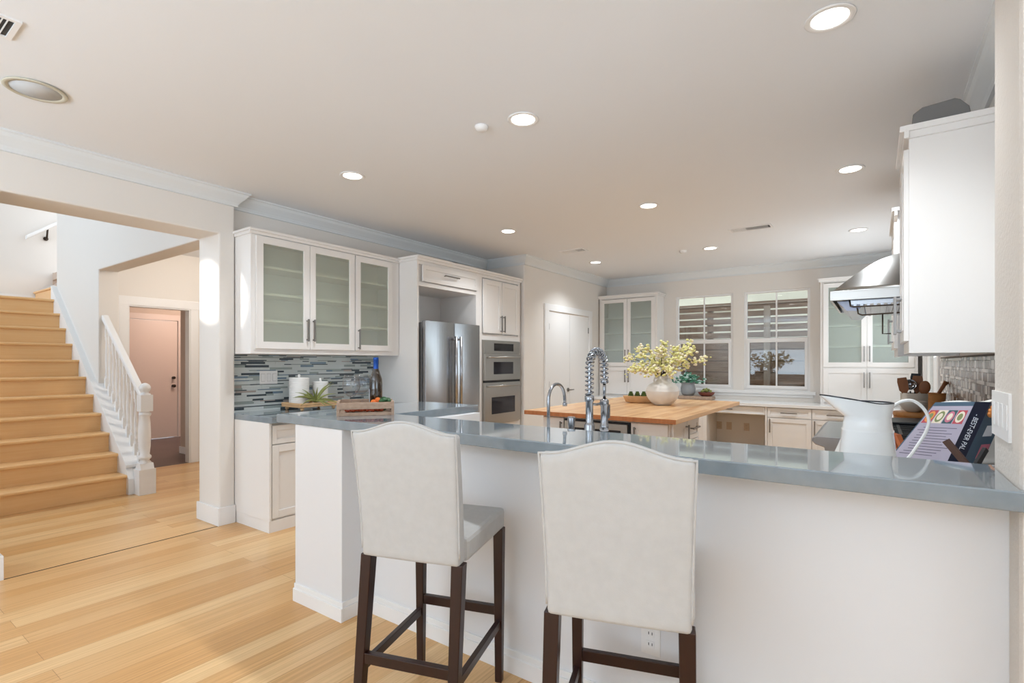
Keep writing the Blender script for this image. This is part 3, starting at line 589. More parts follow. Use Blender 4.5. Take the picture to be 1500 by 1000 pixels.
def hutch(name,label,x0,x1):
    t=thing(name,label,'cabinet',((x0+x1)/2,8.28,.798),world=True,group='hutches with frosted glass doors on the desk counter')
    yf=8.12; bm=bm_(); box(bm,x0,x0+.02,yf,8.448,.798,2.46); box(bm,x1-.02,x1,yf,8.448,.798,2.46); box(bm,x0,x1,yf,8.448,2.44,2.46); box(bm,x0,x1,yf,8.448,1.27,1.31); box(bm,x0,x1,yf,8.448,.798,.83); box(bm,x0,x1,8.43,8.448,.798,2.46)
    for a,b in ((x0,x0+.04),(x1-.04,x1)): box(bm,a,b,yf-.0,yf+.02,.798,2.46)
    obj('body',bm,'cab',t,bev=.0015)
    bm=bm_(); [box(bm,x0+.02,x1-.02,yf+.04,8.43,z,z+.02) for z in (1.57,1.85,2.11)]; obj('shelf',bm,'cab',t)
    bm=bm_(); crownstrip(bm,frameYm(x0,yf,2.455),-.02,x1-x0+.02,0,.034,.05); box(bm,x0,x1,yf,8.448,2.46,2.50)
    if name: crownstrip(bm,frameX(x1,yf,2.455),0,.328,0,.0335,.05) if x1<0 else crownstrip(bm,frameXm(x0,yf,2.455),0,.328,0,.0335,.05)
    obj('cornice',bm,'cab',t,bev=.002)
    fr=frameYm(0,yf,0); c=(x0+x1)/2
    for a,b,h in ((x0+.035,c-.002,c-.03),(c+.002,x1-.035,c+.03)):
        door(t,fr,a,b,1.31,2.43,glass='reedX',hv=(h,1.48),hl=.2); door(t,fr,a,b,.835,1.285,hv=(h,1.14),hl=.2)
hutch('glass_hutch','white hutch with frosted glass doors beside the pantry wall, left of the windows',-3.90,-2.885)
hutch('glass_hutch','white hutch with frosted glass doors right of the windows, partly behind the range hood',-.62,.42)
# tray on desk
t_=obj('wicker_tray',bm_() and box(bm_(),-.25,.25,-.13,.13,0,.055),'crate',bev=.015); t_.location=(-2.27,8.14,.798); tag(t_,'rustic brown tray on the desk counter under the left window','tray')
t=thing('succulent_pot','grey ceramic pot with teal leaves and pale flowers on the brown tray','potted plant',(-2.40,8.14,.853))
obj('pot',lathe(bm_(),[(0,0),(.075,0),(.105,.04),(.112,.11),(.10,.16),(.095,.19),(.108,.205),(.10,.205),(.085,.18),(0,.18)],n=28),'greycer',t)
rnd=random.Random(5); bm=bm_(); b2=bm_()
for k in range(150):
    a=rnd.uniform(0,2*pi); r=rnd.uniform(.02,.24)*(1 if rnd.random()<.7 else .6); z=.2+rnd.uniform(.0,.17)*(1-r/.35)
    c=Vector((r*math.cos(a)*1.15,r*math.sin(a)*.6,z)); ball(bm if rnd.random()<.65 else b2,c,rnd.uniform(.012,.026),(1,1,.6),6)
obj('leaves',bm,'teal',t)['kind']='stuff'; obj('flowers',b2,'tealpale',t)['kind']='stuff'
t=thing('succulent_bowl','small reddish-brown bowl of succulents on the right end of the brown tray','potted plant',(-2.12,8.13,.853))
obj('bowl',lathe(bm_(),[(0,0),(.07,0),(.10,.02),(.125,.06),(.12,.062),(.09,.05),(0,.05)],n=24),'terra',t)
bm=bm_()
for k in range(40): a=rnd.uniform(0,2*pi); r=rnd.uniform(0,.085); ball(bm,Vector((r*math.cos(a),r*math.sin(a),.06+.05*(1-r/.1)*rnd.random()+.01)),.015,(1,1,1.2),6)
obj('succulents',bm,'leafy',t)['kind']='stuff'

# ================= RIGHT SIDE: uppers, hood, range =================
def upper(label,y0,y1,doors):
    t=thing('wall_cabinet',label,'cabinet',(.30,(y0+y1)/2,1.415),world=True)
    bm=bm_(); box(bm,.13,.478,y0,y1,1.435,2.46); box(bm,.13,.15,y0,y1,1.415,1.47); box(bm,.13,.478,y0,y0+.02,1.415,2.46); obj('body',bm,'cab',t,bev=.002)
    bm=bm_(); crownstrip(bm,frameXm(.13,y0,2.46),-.025,y1-y0,0,.036,.06); crownstrip(bm,frameYm(.13,y0,2.46),-.015,.348,0,.026,.06); box(bm,.13,.478,y0,y1,2.46,2.515); obj('cornice',bm,'cab',t,bev=.002)
    for a,b,h in doors: door(t,frameXm(.13,0,0),a,b,1.475,2.42,hv=(h,1.62),hl=.2)
    return t
upper('white wall cabinet at far right, plain side panel toward the camera',3.17,3.74,((3.20,3.45,3.42),(3.455,3.71,3.49)))
upper('white wall cabinet on the far side of the range hood',4.78,5.7,((4.81,5.235,5.20),(5.245,5.68,5.28)))
bm=bm_(); prism(bm,[(.14,2.516),(.36,2.516),(.352,2.56),(.32,2.60),(.30,2.61),(.18,2.60),(.145,2.575)],3.165,3.22,axis='y'); o=obj('metal_baking_pan',bm,'darkcard',bev=.006); tag(o,'dark grey rounded metal pan on top of the right wall cabinet','pan')
hd=thing('range_hood','curved stainless steel range hood with hanging utensil rail','range hood',(.12,4.25,1.75),world=True)
y0,y1=3.75,4.74; X0,X1=-.235,.478
bm=bm_(); box(bm,X0,X1,y0,y0+.012,1.752,1.81); box(bm,X0,X1,y1-.012,y1,1.752,1.81); box(bm,X0,X0+.012,y0,y1,1.752,1.81); box(bm,X0,X1,y0,y1,1.80,1.81); obj('lip',bm,'steelh',hd,bev=.002)
bm=bm_(); L=[]
NS=16
for i in range(NS+1):
    t=i/NS; s=t*t*(3-2*t); f=.5*t+.5*s
    xa=X0+.012+(.17-X0-.012)*t; ya=y0+.012+(4.05-y0-.012)*t; yb=y1-.012+(4.44-y1+.012)*t; z=1.81+.25*math.sin(t*pi/2*.95)
    L.append([bm.verts.new((xa,ya,z)),bm.verts.new((X1,ya,z)),bm.verts.new((X1,yb,z)),bm.verts.new((xa,yb,z))])
for a,b in zip(L,L[1:]):
    for k in range(4): f=bm.faces.new((a[k],a[(k+1)%4],b[(k+1)%4],b[k])); f.smooth=True
bm.faces.new(L[0]); bm.faces.new(L[-1]); obj('canopy',bm,'steelh',hd)
obj('chimney',box(bm_(),.18,.478,4.08,4.41,2.05,CZ-.001),'steel',hd,bev=.003)
bm=bm_(); box(bm,X0+.10,X1-.05,y0+.04,y1-.04,1.725,1.752)
for k in range(16): box(bm,X0+.12+.034*k,X0+.135+.034*k,y0+.05,y1-.05,1.715,1.727)
obj('baffle_filter',bm,'chrome',hd)
bm=bm_(); prism(bm,[(X0+.03,1.752),(X0+.20,1.752),(X0+.14,1.685),(X0+.085,1.69)],y0+.06,y1-.06,axis='y'); obj('light_cover',bm,'bluel',hd,bev=.004)
bm=bm_(); tube(bm,[(X0+.10,y0+.03,1.752),(X0+.105,y0+.03,1.715),(X0+.12,y0+.03,1.71),(.36,y0+.03,1.71),(.375,y0+.03,1.75)],.0045,8); tube(bm,[(X0+.14,y0-.0,1.70),(X0+.145,y0,1.665),(X0+.165,y0,1.655),(.1,y0,1.66),(.36,y0,1.66),(.37,y0,1.75)],.0045,8); tube(bm,[(.03,y0+.02,1.66),(.03,y0+.02,1.54),(.07,y0+.02,1.54)],.004,8); obj('utensil_rail',bm,'bronze',hd)
rg=thing('gas_range','stainless gas range with black cast iron grates and bullnose front','range',(.12,4.08,0),world=True)
bm=bm_(); box(bm,-.12,.474,3.585,4.56,.02,.905); obj('body',bm,'steelh',rg)
bm=bm_(); prism(bm,[(-.10,.925),(-.295,.925),(-.315,.915),(-.318,.895),(-.30,.875),(-.255,.862),(-.25,.84),(-.19,.835),(-.10,.905)],3.585,4.56,axis='y'); obj('bullnose',bm,'steel',rg,bev=.003)
obj('cooktop',box(bm_(),-.13,.474,3.59,4.555,.905,.922),'steel',rg)
for k in range(3):
    a=3.61+.315*k; bm=bm_()
    for i in range(6): box(bm,-.09+.098*i,-.075+.098*i,a,a+.30,.935,.965)
    for i in range(5): box(bm,-.09,.415,a+.005+.069*i,a+.02+.069*i,.938,.962)
    for x in (-.09,.40): [box(bm,x,x+.015,a+q,a+q+.015,.921,.94) for q in (0,.285)]
    obj('grate',bm,'black',rg)
bm=bm_(); [tube(bm,[(-.12,3.7+.15*k,.78),(-.17,3.7+.15*k,.78)],.025,14) for k in range(6)]; obj('knobs',bm,'black',rg)
bm=bm_(); box(bm,-.14,-.12,3.60,4.545,.15,.70); d=obj('oven_door',bm,'steelh',rg); obj('handle',tube(bm_(),[(-.20,3.65,.66),(-.20,4.5,.66)],.014,10),'steel',d)
o=obj('griddle',prism(bm_(),[(.02,.99),(.42,.99),(.42,1.015),(.02,1.0)],4.2,4.53,axis='y'),'black',bev=.006); o.location.z=-.024; tag(o,'flat black iron griddle at the back of the gas range','griddle')
cb=thing('far_base_cabinet','white base cabinet beyond the range under the pale counter','cabinet',(.16,5.3,0),world=True)
obj('body',box(bm_(),-.13,.475,4.575,6.0,0,.885),'cab',cb); door(cb,frameXm(-.13,0,0),4.6,5.28,.12,.86,hv=(4.65,.7)); door(cb,frameXm(-.13,0,0),5.3,5.98,.12,.86,hv=(5.93,.7))
o=obj('range_counter',box(bm_(),-.165,.478,4.57,6.02,.886,.93),'quartz',bev=.003); tag(o,'pale quartz counter beyond the range holding boards and utensil crock','countertop')
# square mosaic
def mosaic():
    bm=bm_(); rnd=random.Random(9); x=.48; box(bm,x-.003,x,2.09,6.09,.931,1.414,4); z=.935
    for r in range(14):
        h=.021 if r%2 else .046
        y=2.1
        while y<6.08:
            l=rnd.choice((.046,.023,.046)) if not r%2 else rnd.choice((.095,.07))
            c=rnd.choices((0,1,2,3),(.34,.24,.22,.2) if not r%2 else (.6,.1,.25,.05))[0]; b=min(y+l,6.088); h2=min(h,1.412-z)
            if h2>.004 and b-y>.008: box(bm,x-.007,x-.003,y,b-.003,z,z+h2-.003,c)
            y+=l
        z+=h
    return bm
M['m0']=mat('mosaic_white',(226,218,210),.22); M['m1']=mat('mosaic_brown',(70,54,44),.22); M['m2']=mat('mosaic_grey',(150,140,134),.22); M['m3']=mat('mosaic_tan',(122,98,82),.22); M['m4']=mat('mosaic_grout',(120,112,106),.8)
o=obj('mosaic_backsplash',mosaic(),['m0','m1','m2','m3','m4']); tag(o,'glossy brown, grey and white square mosaic backsplash on the right wall','backsplash')

# ================= THINGS ON THE RIGHT COUNTER =================
# enamel pitcher
t=thing('enamel_pitcher','tall white enamel pitcher with dark rim and curved handle','pitcher',(-.03,2.50,.93),rotz=R(-145))
bm=bm_(); n=48; prof=[(.098,0),(.1,.006),(.096,.02),(.091,.09),(.084,.165),(.086,.168),(.086,.172),(.082,.176),(.078,.205),(.076,.222)]
rings=[]
for r,h in prof: rings.append([bm.verts.new((r*math.cos(2*pi*i/n),r*math.sin(2*pi*i/n),h)) for i in range(n)])
NL=8
for k in range(1,NL+1):
    t_=k/NL; ring=[]
    for i in range(n):
        a=2*pi*i/n; s=max(0,math.cos(a)); sp=s**2.2
        r=.076+.010*t_+ sp*.095*t_**1.1; ring.append(bm.verts.new((r*math.cos(a),r*math.sin(a)*(1-.25*sp*t_),.222+.058*t_+.03*sp*t_**1.5)))
    rings.append(ring)
for a,b in zip(rings,rings[1:]):
    for i in range(n): f=bm.faces.new((a[i],a[(i+1)%n],b[(i+1)%n],b[i])); f.smooth=True
bm.faces.new(rings[0]); rim=[v.co.copy() for v in rings[-1]]
pt=obj('body',bm,'enamel',t); s=pt.modifiers.new('solid','SOLIDIFY'); s.thickness=.0025
obj('rim',tube(bm_(),rim+[rim[0]],.003,6),'navy',t)
obj('handle',tube(bm_(),smooth_path([(-.082,0,.235),(-.10,0,.262),(-.14,0,.285),(-.185,0,.285),(-.225,0,.255),(-.245,0,.21),(-.235,0,.165),(-.205,0,.115),(-.17,0,.065),(-.13,0,.03),(-.096,0,.022)]),.0062,10),'enamel',t)
# utensil crock
cx,cy,cz=.235,5.0,.93
t=thing('utensil_crock','taupe ceramic crock standing on the far counter','crock',(cx,cy,cz))
obj('crock',lathe(bm_(),[(0,0),(.078,0),(.083,.01),(.085,.20),(.083,.205),(.078,.205),(.076,.02),(0,.018)],n=28),'taupe',t)
def spoon(name,label,dx,dy,lx,ly,top,mt,kind,grp='cooking utensils in the crock'):
    t=thing(name,label,'utensil',(cx+dx,cy+dy,cz+.02),group=grp); tip=Vector((lx,ly,top)); bm=bm_()
    tube(bm,[(0,0,0),tuple(tip*.62)],[.006,.006],8)
    d=tip.normalized(); ang=Vector((0,0,1)).rotation_difference(d)
    if kind=='spatula':
        b2=bm_(); pr=[(-.008,0),(-.03,.035),(-.033,.10),(-.028,.13),(.028,.13),(.033,.10),(.03,.035),(.008,0)]; prism(b2,pr,-.004,.004,axis='y')
    elif kind=='spoon':
        b2=bm_(); ball(b2,(0,0,.05),.05,(.72,.22,1.05),14)
    else:
        b2=bm_(); lathe(b2,[(0,0),(.022,.004),(.038,.02),(.043,.04),(.040,.04),(.03,.02),(0,.012)],n=18); bmesh.ops.rotate(b2,verts=b2.verts,cent=(0,0,.02),matrix=Matrix.Rotation(R(70),3,'X')); bmesh.ops.translate(b2,verts=b2.verts,vec=(0,0,.03))
    bmesh.ops.transform(b2,matrix=Matrix.Translation(tip*.6)@ang.to_matrix().to_4x4(),verts=b2.verts)
    obj('shaft',bm,mt,t); obj('head',b2,mt,t)
spoon('wooden_spatula','broad wooden spatula leaning left in the crock',-.03,-.03,-.045,-.02,.29,'spoonwood','spatula')
spoon('wooden_spoon','round wooden spoon leaning right in the crock',.035,-.03,.035,-.02,.30,'spoonwood','spoon')
spoon('wooden_fork','narrow wooden utensil at the middle back of the crock',.01,.02,.015,.02,.31,'spoonwood','spatula')
spoon('metal_ladle','steel ladle with dark round bowl standing in the crock',-.01,0,-.02,.01,.32,'chrome','ladle')
spoon('black_spatula','black-headed utensil sticking out at the back of the crock',.0,.03,.015,.03,.34,'black','spatula')
# boards, bowl, mortar
o=obj('round_wood_board',lathe(bm_(),[(0,0),(.125,0),(.13,.006),(.13,.03),(.125,.035),(0,.035)],n=36),'wood_y'); o.location=(.229,4.75,.9755); tag(o,'round wooden board on top of the square block beyond the range','cutting board')
bm=box(bm_(),-.12,.12,-.12,.12,0,.045); box(bm,-.02,.02,-.122,-.119,.006,.04,1); o=obj('square_wood_block',bm,['wood_y','redwood'],bev=.004); o.location=(.225,4.74,.9305); tag(o,'square striped wooden block under the round board','cutting board')
o=obj('stoneware_bowl',lathe(bm_(),[(0,.002),(.035,0),(.06,.02),(.08,.05),(.083,.078),(.079,.078),(.07,.04),(0,.015)],n=30),'taupe'); o.location=(.215,4.72,1.011); tag(o,'small taupe bowl sitting on the round wooden board','bowl')
t=thing('mortar','brown wooden mortar with its pestle right of the crock','mortar',(.385,5.42,.93))
obj('cup',lathe(bm_(),[(0,.0),(.05,0),(.052,.015),(.035,.04),(.06,.09),(.075,.15),(.078,.19),(.07,.19),(.05,.09),(0,.07)],n=28),'wood_y',t)
obj('pestle',tube(bm_(),[(-.02,0,.1),(.03,0,.19),(.062,0,.255),(.078,0,.285)],[.018,.013,.014,.019],12),'spoonwood',t)
# small wooden stand
t=thing('wooden_block_stand','small reddish-brown wooden stand right of the white pitcher','stand',(.075,3.18,.93),rotz=R(-30))
obj('front_board',prism(bm_(),[(-.035,0),(.03,0),(.005,.085),(-.03,.095),(-.04,.09)],-.03,.02,axis='y'),'redwood',t,bev=.003); obj('back_leg',prism(bm_(),[(.035,0),(.055,0),(.02,.085),(.005,.085)],-.025,.015,axis='y'),'redwood',t,bev=.002)
# open cookbook on easel
bk=thing('cookbook','open cookbook seen from behind with food photos on its pale back cover','book',(.22,2.75,.94),world=True)
B=Vector((.231,2.737,.951)); T=Vector((.334,2.846,1.207)); LB=Vector((.045,2.83,.944)); LT=Vector((.205,2.94,1.208)); B2=B+Vector((.05,.012,0)); T2=T+Vector((.05,.012,0)); FB=Vector((.355,2.855,.95)); FT=Vector((.458,2.964,1.206))
def quadslab(bm,a,b,c,d,th,mi=0):
    n=(b-a).cross(d-a).normalized()*th; v=[bm.verts.new(p) for p in (a,b,c,d)]+[bm.verts.new(p+n) for p in (a,b,c,d)]
    for q in ((0,1,2,3),(7,6,5,4),(0,4,5,1),(1,5,6,2),(2,6,7,3),(3,7,4,0)): bm.faces.new([v[i] for i in q]).material_index=mi
    return bm
def ptq(a,b,c,d,u,v,off=0):   # a bl, b br, c tr, d tl
    n=(b-a).cross(d-a).normalized(); return (a*(1-u)+b*u)*(1-v)+(d*(1-u)+c*u)*v+n*off
def patch(bm,Q,u0,u1,v0,v1,off,th,mi=0):
    p=[ptq(*Q,u,v,off) for u,v in ((u0,v0),(u1,v0),(u1,v1),(u0,v1))]; return quadslab(bm,*p,th,mi)
LT=Vector((.2099,2.9036,1.1954)); QB=(LB,B,T,LT); QS=(B,B2,T2,T); QF=(B2,FB,FT,T2)
bc=obj('back_cover',quadslab(bm_(),*QB,-.003),'bluecov',bk,label='pale back cover with four food photos')
obj('cover_print',patch(bm_(),QB,.03,1,0,.93,.0004,.0005),'lilac',bc)
cols=[('red','printorange','printgreen'),('printcream','printgreen','printcream'),('printteal','printpink','printcream'),('red','printcream','printgreen')]
for i,(c1,c2,c3) in enumerate(cols):
    u0=.06+.225*i; bm=patch(bm_(),QB,u0,u0+.205,.64,.86,.001,.0004,0)
    for (rr,mi,of) in ((.42,1,.0016),(.26,2,.0022)):
        vs=[bm.verts.new(ptq(*QB,u0+.10+.21*rr*math.cos(2*pi*k/20),.75+.22*rr*math.sin(2*pi*k/20),of)) for k in range(20)]; bm.faces.new(vs).material_index=mi
    obj('photo',bm,[c1,c2,c3],bc)
bm=bm_(); rnd=random.Random(2)
for k in range(11):
    v=.56-.045*k; u0=rnd.uniform(.1,.2); patch(bm,QB,u0,rnd.uniform(.7,.9),v,v+.010,.001,.0003)
obj('printed_lines',bm,'ink',bc)
sp=obj('spine',quadslab(bm_(),*QS,-.004),'navybook',bk,label='dark spine with white lettering')
fc=obj('front_cover',quadslab(bm_(),*QF,-.003),'bluecov',bk,label='slate blue front cover with food picture')
bm=bm_()
for k in range(8):
    a=2*pi*k/8; c=ptq(*QF,.22+.10*math.cos(a),.86+.07*math.sin(a),.003); ball(bm,c,.010,(1,1,1),8)
ball(bm,ptq(*QF,.22,.86,.003),.01,(1,1,1),8); obj('orange_picture',bm,'printorange',fc)
bm=bm_(); patch(bm,QF,.35,.8,.45,.62,.001,.0004,0); patch(bm,QF,.5,.95,.1,.32,.001,.0004,1); obj('cover_picture',bm,['label','printpink'],fc)
# page block bulging at the top
bm=bm_(); n=10
for (Q,s) in ((QB,1),(QF,-1)):
    top=[]; 
    for k in range(n+1):
        u=k/n; base0=ptq(*Q,u,.0,-.006); base1=ptq(*Q,u,.985,-.006); hgt=.012*math.sin(pi*min(1,max(0,u)))+.004
        nrm=(Q[1]-Q[0]).cross(Q[3]-Q[0]).normalized(); upv=(Q[3]-Q[0]).normalized()
        top.append([bm.verts.new(base0),bm.verts.new(base1+upv*hgt),bm.verts.new(base1+upv*hgt*.8-nrm*.02),bm.verts.new(base0-nrm*.02)])
    for a,b in zip(top,top[1:]):
        for k in range(4): bm.faces.new((a[k],a[(k+1)%4],b[(k+1)%4],b[k]))
    bm.faces.new(top[0]); bm.faces.new(top[-1])
obj('pages',bm,'paper',bk)
# spine lettering
def text(s,size,mtx,m,parent,name='lettering'):
    cu=bpy.data.curves.new('txt','FONT'); cu.body=s; cu.size=size; cu.extrude=.0004; cu.align_y='CENTER'
    to=bpy.data.objects.new('txt',cu); C.objects.link(to); dg=bpy.context.evaluated_depsgraph_get(); dg.update()
    me=bpy.data.meshes.new_from_object(to.evaluated_get(dg)); bpy.data.objects.remove(to); me.transform(mtx); me.materials.clear(); me.materials.append(M[m])
    o=bpy.data.objects.new(name,me); C.objects.link(o); o.parent=parent; o['_w']=1; return o
up=(T-B).normalized(); xr=-up; nn=(B2-B).cross(T-B).normalized(); yr=nn.cross(xr).normalized(); c0=ptq(*QS,.5,.80,.001)
mt=Matrix((( xr.x,yr.x,nn.x,c0.x),(xr.y,yr.y,nn.y,c0.y),(xr.z,yr.z,nn.z,c0.z),(0,0,0,1)))
text('- BEST-EVER PAL',.023,mt,'label',sp)
# easel
es=thing('book_easel','dark walnut book easel bracing the cookbook','book stand',(.24,2.72,.93),world=True)
bm=bm_(); 
def bar(bm,a,b,w_,h_):
    a=Vector(a);b=Vector(b); d=(b-a).normalized(); s=d.cross(Z_).normalized()*w_/2; u=s.cross(d).normalized()*h_/2
    v=[bm.verts.new(p) for p in (a-s-u,a+s-u,a+s+u,a-s+u,b-s-u,b+s-u,b+s+u,b-s+u)]
    for q in ((0,1,2,3),(7,6,5,4),(0,4,5,1),(1,5,6,2),(2,6,7,3),(3,7,4,0)): bm.faces.new([v[i] for i in q])
bar(bm,(.225,2.665,1.06),(.305,2.635,.945),.014,.024); obj('brace',bm,'easel',es)
bm=bm_(); bar(bm,(.30,2.66,.94),(.35,2.72,1.03),.012,.02); bar(bm,(.06,2.90,.935),(.42,2.88,.935),.03,.008); obj('leg',bm,'black',es)
t=thing('small_handled_bowl','small lime-green bowl with white rim beside the cookbook','bowl',(.30,2.45,.93))
obj('bowl',lathe(bm_(),[(0,0),(.03,0),(.05,.03),(.06,.06),(.057,.06),(.045,.03),(0,.008)],n=28),'lime',t); obj('rim',tube(bm_(),[(.06*math.cos(2*pi*k/28),.06*math.sin(2*pi*k/28),.06) for k in range(29)],.005,8),'enamel',t)
bm=bm_(); lathe(bm,[(0,0),(.06,0),(.075,.03),(.08,.12),(.07,.19),(.045,.235),(.018,.25),(.014,.265),(0,.27)],n=28); o=obj('white_lidded_jar',bm,'white_cer'); o.location=(.385,3.06,.93); tag(o,'white rounded ceramic jar behind the cookbook near the column','jar')

# ================= THINGS ON THE LEFT =================
t=thing('footed_tray','pale wooden footed tray on the lower counter under the tiles','tray',(-4.35,2.85,.93))
bm=box(bm_(),-.15,.15,-.20,.21,.03,.048); 
for q in ((-.15,-.138,-.20,.21),(.138,.15,-.20,.21),(-.15,.15,-.20,-.188),(-.15,.15,.198,.21)): box(bm,*q,.048,.07)
obj('tray_board',bm,'pale_wood',t,bev=.006)
for x in (-.12,.12):
    for y in (-.16,.17): bm=bm_(); ball(bm,(x,y,.016),.018,(1,1,.9),10); obj('foot',bm,'pale_wood',t)
def canister(label,loc,r,h):
    t=thing('ribbed_canister',label,'canister',loc,group='white ribbed canisters on the footed tray')
    pr=[(0,0),(r-.004,0)]
    k=int(h/.016)
    for i in range(k): z=.004+i*(h-.008)/k; pr+=[(r,z+.001),(r,z+.011),(r-.003,z+.013)]
    pr+=[(r,h),(0,h)]; obj('body',lathe(bm_(),pr,n=36),'white_cer',t); obj('lid',lathe(bm_(),[(r+.001,h),(r+.002,h+.008),(r-.008,h+.014),(.012,h+.017),(.010,h+.025),(.014,h+.038),(.006,h+.045),(0,h+.045)],n=28),'white_cer',t)
canister('larger white ribbed canister with knob lid on the footed tray',(-4.38,2.755,.978),.088,.235)
canister('smaller white ribbed canister behind the spiky plant',(-4.36,2.965,.978),.070,.195)
t=thing('air_plant','spiky green air plant with long curling leaves on the footed tray','plant',(-4.235,2.83,.985)); rnd=random.Random(4)
for k in range(22):
    a=2*pi*k/22+rnd.uniform(-.2,.2); e=rnd.uniform(.25,1.25); l=rnd.uniform(.19,.31); pts=[]
    for i in range(7):
        s=i/6; r=l*s*math.cos(e)*(1+.3*s); z=l*s*math.sin(e)-l*.55*s*s*math.cos(e)
        pts.append((r*math.cos(a)*.75,r*math.sin(a),max(z,-.02)+.02))
    if k<22: obj('leaf',tube(bm_(),pts,[.011,.011,.009,.0075,.0055,.0035,.001],6),'leafy',t)
def plate(bm,fr,w_,h_,gang,kind):
    fbox(bm,fr,0,w_,0,h_,0,.006,0)
    for g in range(gang):
        c=w_*(g+.5)/gang
        if kind=='switch': fbox(bm,fr,c-.019,c+.019,h_*.5-.035,h_*.5+.035,.0062,.007,2); fbox(bm,fr,c-.017,c+.017,h_*.5-.033,h_*.5+.033,.006,.009,0)
        else:
            for s in (-1,1): fbox(bm,fr,c-.015,c+.015,h_*.5+s*.02-.013,h_*.5+s*.02+.013,.006,.008,0); fbox(bm,fr,c-.008,c-.005,h_*.5+s*.02-.004,h_*.5+s*.02+.006,.0075,.0086,1); fbox(bm,fr,c+.005,c+.008,h_*.5+s*.02-.004,h_*.5+s*.02+.006,.0075,.0086,1)
    return bm
o=obj('light_switch_plate',plate(bm_(),frameX(-4.572,2.485,1.172),.165,.118,3,'switch'),['plastic','slot','pull'],bev=.001); tag(o,'white three-gang switch plate on the strip tile backsplash','switch')
o=obj('light_switch_plate',plate(bm_(),frameXm(.286,1.83,1.162),.235,.125,4,'switch'),['plastic','slot','pull'],bev=.001); tag(o,'white four-gang switch plate on the right column','switch')
o=obj('wall_outlet',plate(bm_(),frameYm(-.72,1.86,.285),.072,.118,1,'outlet'),['plastic','slot','pull'],bev=.001); tag(o,'white wall outlet below the bar near the right stool','outlet')
o=obj('wall_outlet',plate(bm_(),frameYm(-1.65,8.45,.33),.075,.115,1,'outlet'),['bplastic','slot'],bev=.001); tag(o,'beige outlet at right in the desk knee space','outlet')
o=obj('wall_outlet',plate(bm_(),frameYm(-2.045,8.45,.33),.075,.115,1,'outlet'),['bplastic','slot'],bev=.001); tag(o,'beige jack plate at left in the desk knee space','outlet')
o=obj('blank_wall_plate',fbox(bm_(),frameYm(-1.90,8.45,.33),0,.075,0,.115,0,.006),'bplastic',bev=.001); tag(o,'blank beige plate in the middle of the desk knee space','wall plate')
# crate with glasses, bottle
ca=math.atan2(.216,.172); t=thing('wooden_crate_tray','rustic grey-brown wooden crate tray on the corner of the bar','tray',(-2.494,1.818,1.0625),rotz=ca)
W,D,H=.29,.22,.075
obj('base',box(bm_(),0,W,0,D,0,.018),'crate',t,bev=.002)
obj('front_rail',box(bm_(),.0,W,-.002,.012,.038,H),'crate',t,bev=.002); obj('back_rail',box(bm_(),0,W,D-.012,D,.03,H+.006),'crate',t,bev=.002)
obj('end_board',box(bm_(),-.014,0,-.002,D,0,H+.004),'crate',t,bev=.002); obj('end_board',box(bm_(),W,W+.014,-.002,D,0,H+.004),'crate',t,bev=.002)
rnd=random.Random(8); bm=bm_()
for k in range(90): ball(bm,(rnd.uniform(.03,W-.05),rnd.uniform(.02,.06),.026+rnd.uniform(0,.008)),.008,(1,1,1),6)
o=obj('amber_beads',bm,'amber'); o.location=(-2.494,1.818,1.0625); o.rotation_euler=(0,0,ca); o['kind']='stuff'; tag(o,'strand of red-amber beads lying inside the wooden crate','beads')
c_,s_=math.cos(ca),math.sin(ca)
def cr_(x,y,z=.019): return (-2.494+c_*x-s_*y,1.818+s_*x+c_*y,1.0625+z)
def glass(label,loc):
    t=thing('wine_glass',label,'wine glass',loc,group='balloon wine glasses in the crate')
    obj('bowl',lathe(bm_(),[(.003,.085),(.02,.09),(.040,.11),(.051,.145),(.049,.175),(.040,.215),(.039,.215),(.048,.175),(.0498,.145),(.039,.112),(.018,.092),(0,.088)],n=32),'clear',t)
    obj('stem',lathe(bm_(),[(.0,0),(.036,0),(.036,.002),(.010,.006),(.004,.012),(.0035,.08),(.006,.088),(0,.09)],n=24),'clear',t)
glass('front balloon wine glass standing in the wooden crate',cr_(.065,.06)); glass('wine glass behind, left of the blue-topped bottle',cr_(.125,.165))
t=thing('wine_bottle','dark wine bottle with blue foil neck standing in the crate','wine bottle',cr_(.205,.155))
obj('body',lathe(bm_(),[(0,0),(.036,0),(.038,.006),(.0385,.16),(.036,.19),(.024,.225),(.0155,.25),(.0145,.26),(.0145,.30),(0,.30)],n=32),'bottle',t)
obj('foil',lathe(bm_(),[(.0165,.235),(.0158,.25),(.0155,.30),(.0165,.302),(.0165,.315),(.015,.318),(0,.318)],n=24),'foil',t)
bm=bm_(); L=[]
for k in range(9):
    a=R(-125)+R(70)*k/8-ca; L.append([bm.verts.new((.0392*math.cos(a),.0392*math.sin(a),z)) for z in (.035,.125)])
for a,b in zip(L,L[1:]): bm.faces.new((a[0],b[0],b[1],a[1]))
lb=obj('label',bm,'label',t); sd=lb.modifiers.new('s','SOLIDIFY'); sd.thickness=.0006
bm=bm_()
for k,(x,y) in enumerate(((.175,.055),(.20,.05),(.19,.075),(.215,.075))): ball(bm,(x,y,.045+.012*k),.019,(1,1,1),10)
o=obj('orange_flowers',bm,'orange'); o.location=(-2.494,1.818,1.0625); o.rotation_euler=(0,0,ca); tag(o,'small bunch of orange flowers in the crate','flowers')
bm=bm_()
bm.free(); bm=bm_(); ball(bm,(.25,.09,.045),.022,(1,1,1.2),8)
for k in range(9): a=2*pi*k/9; ball(bm,(.25+.026*math.cos(a),.09+.026*math.sin(a),.078+.006*(k%2)),.022,(1,1,.5),8)
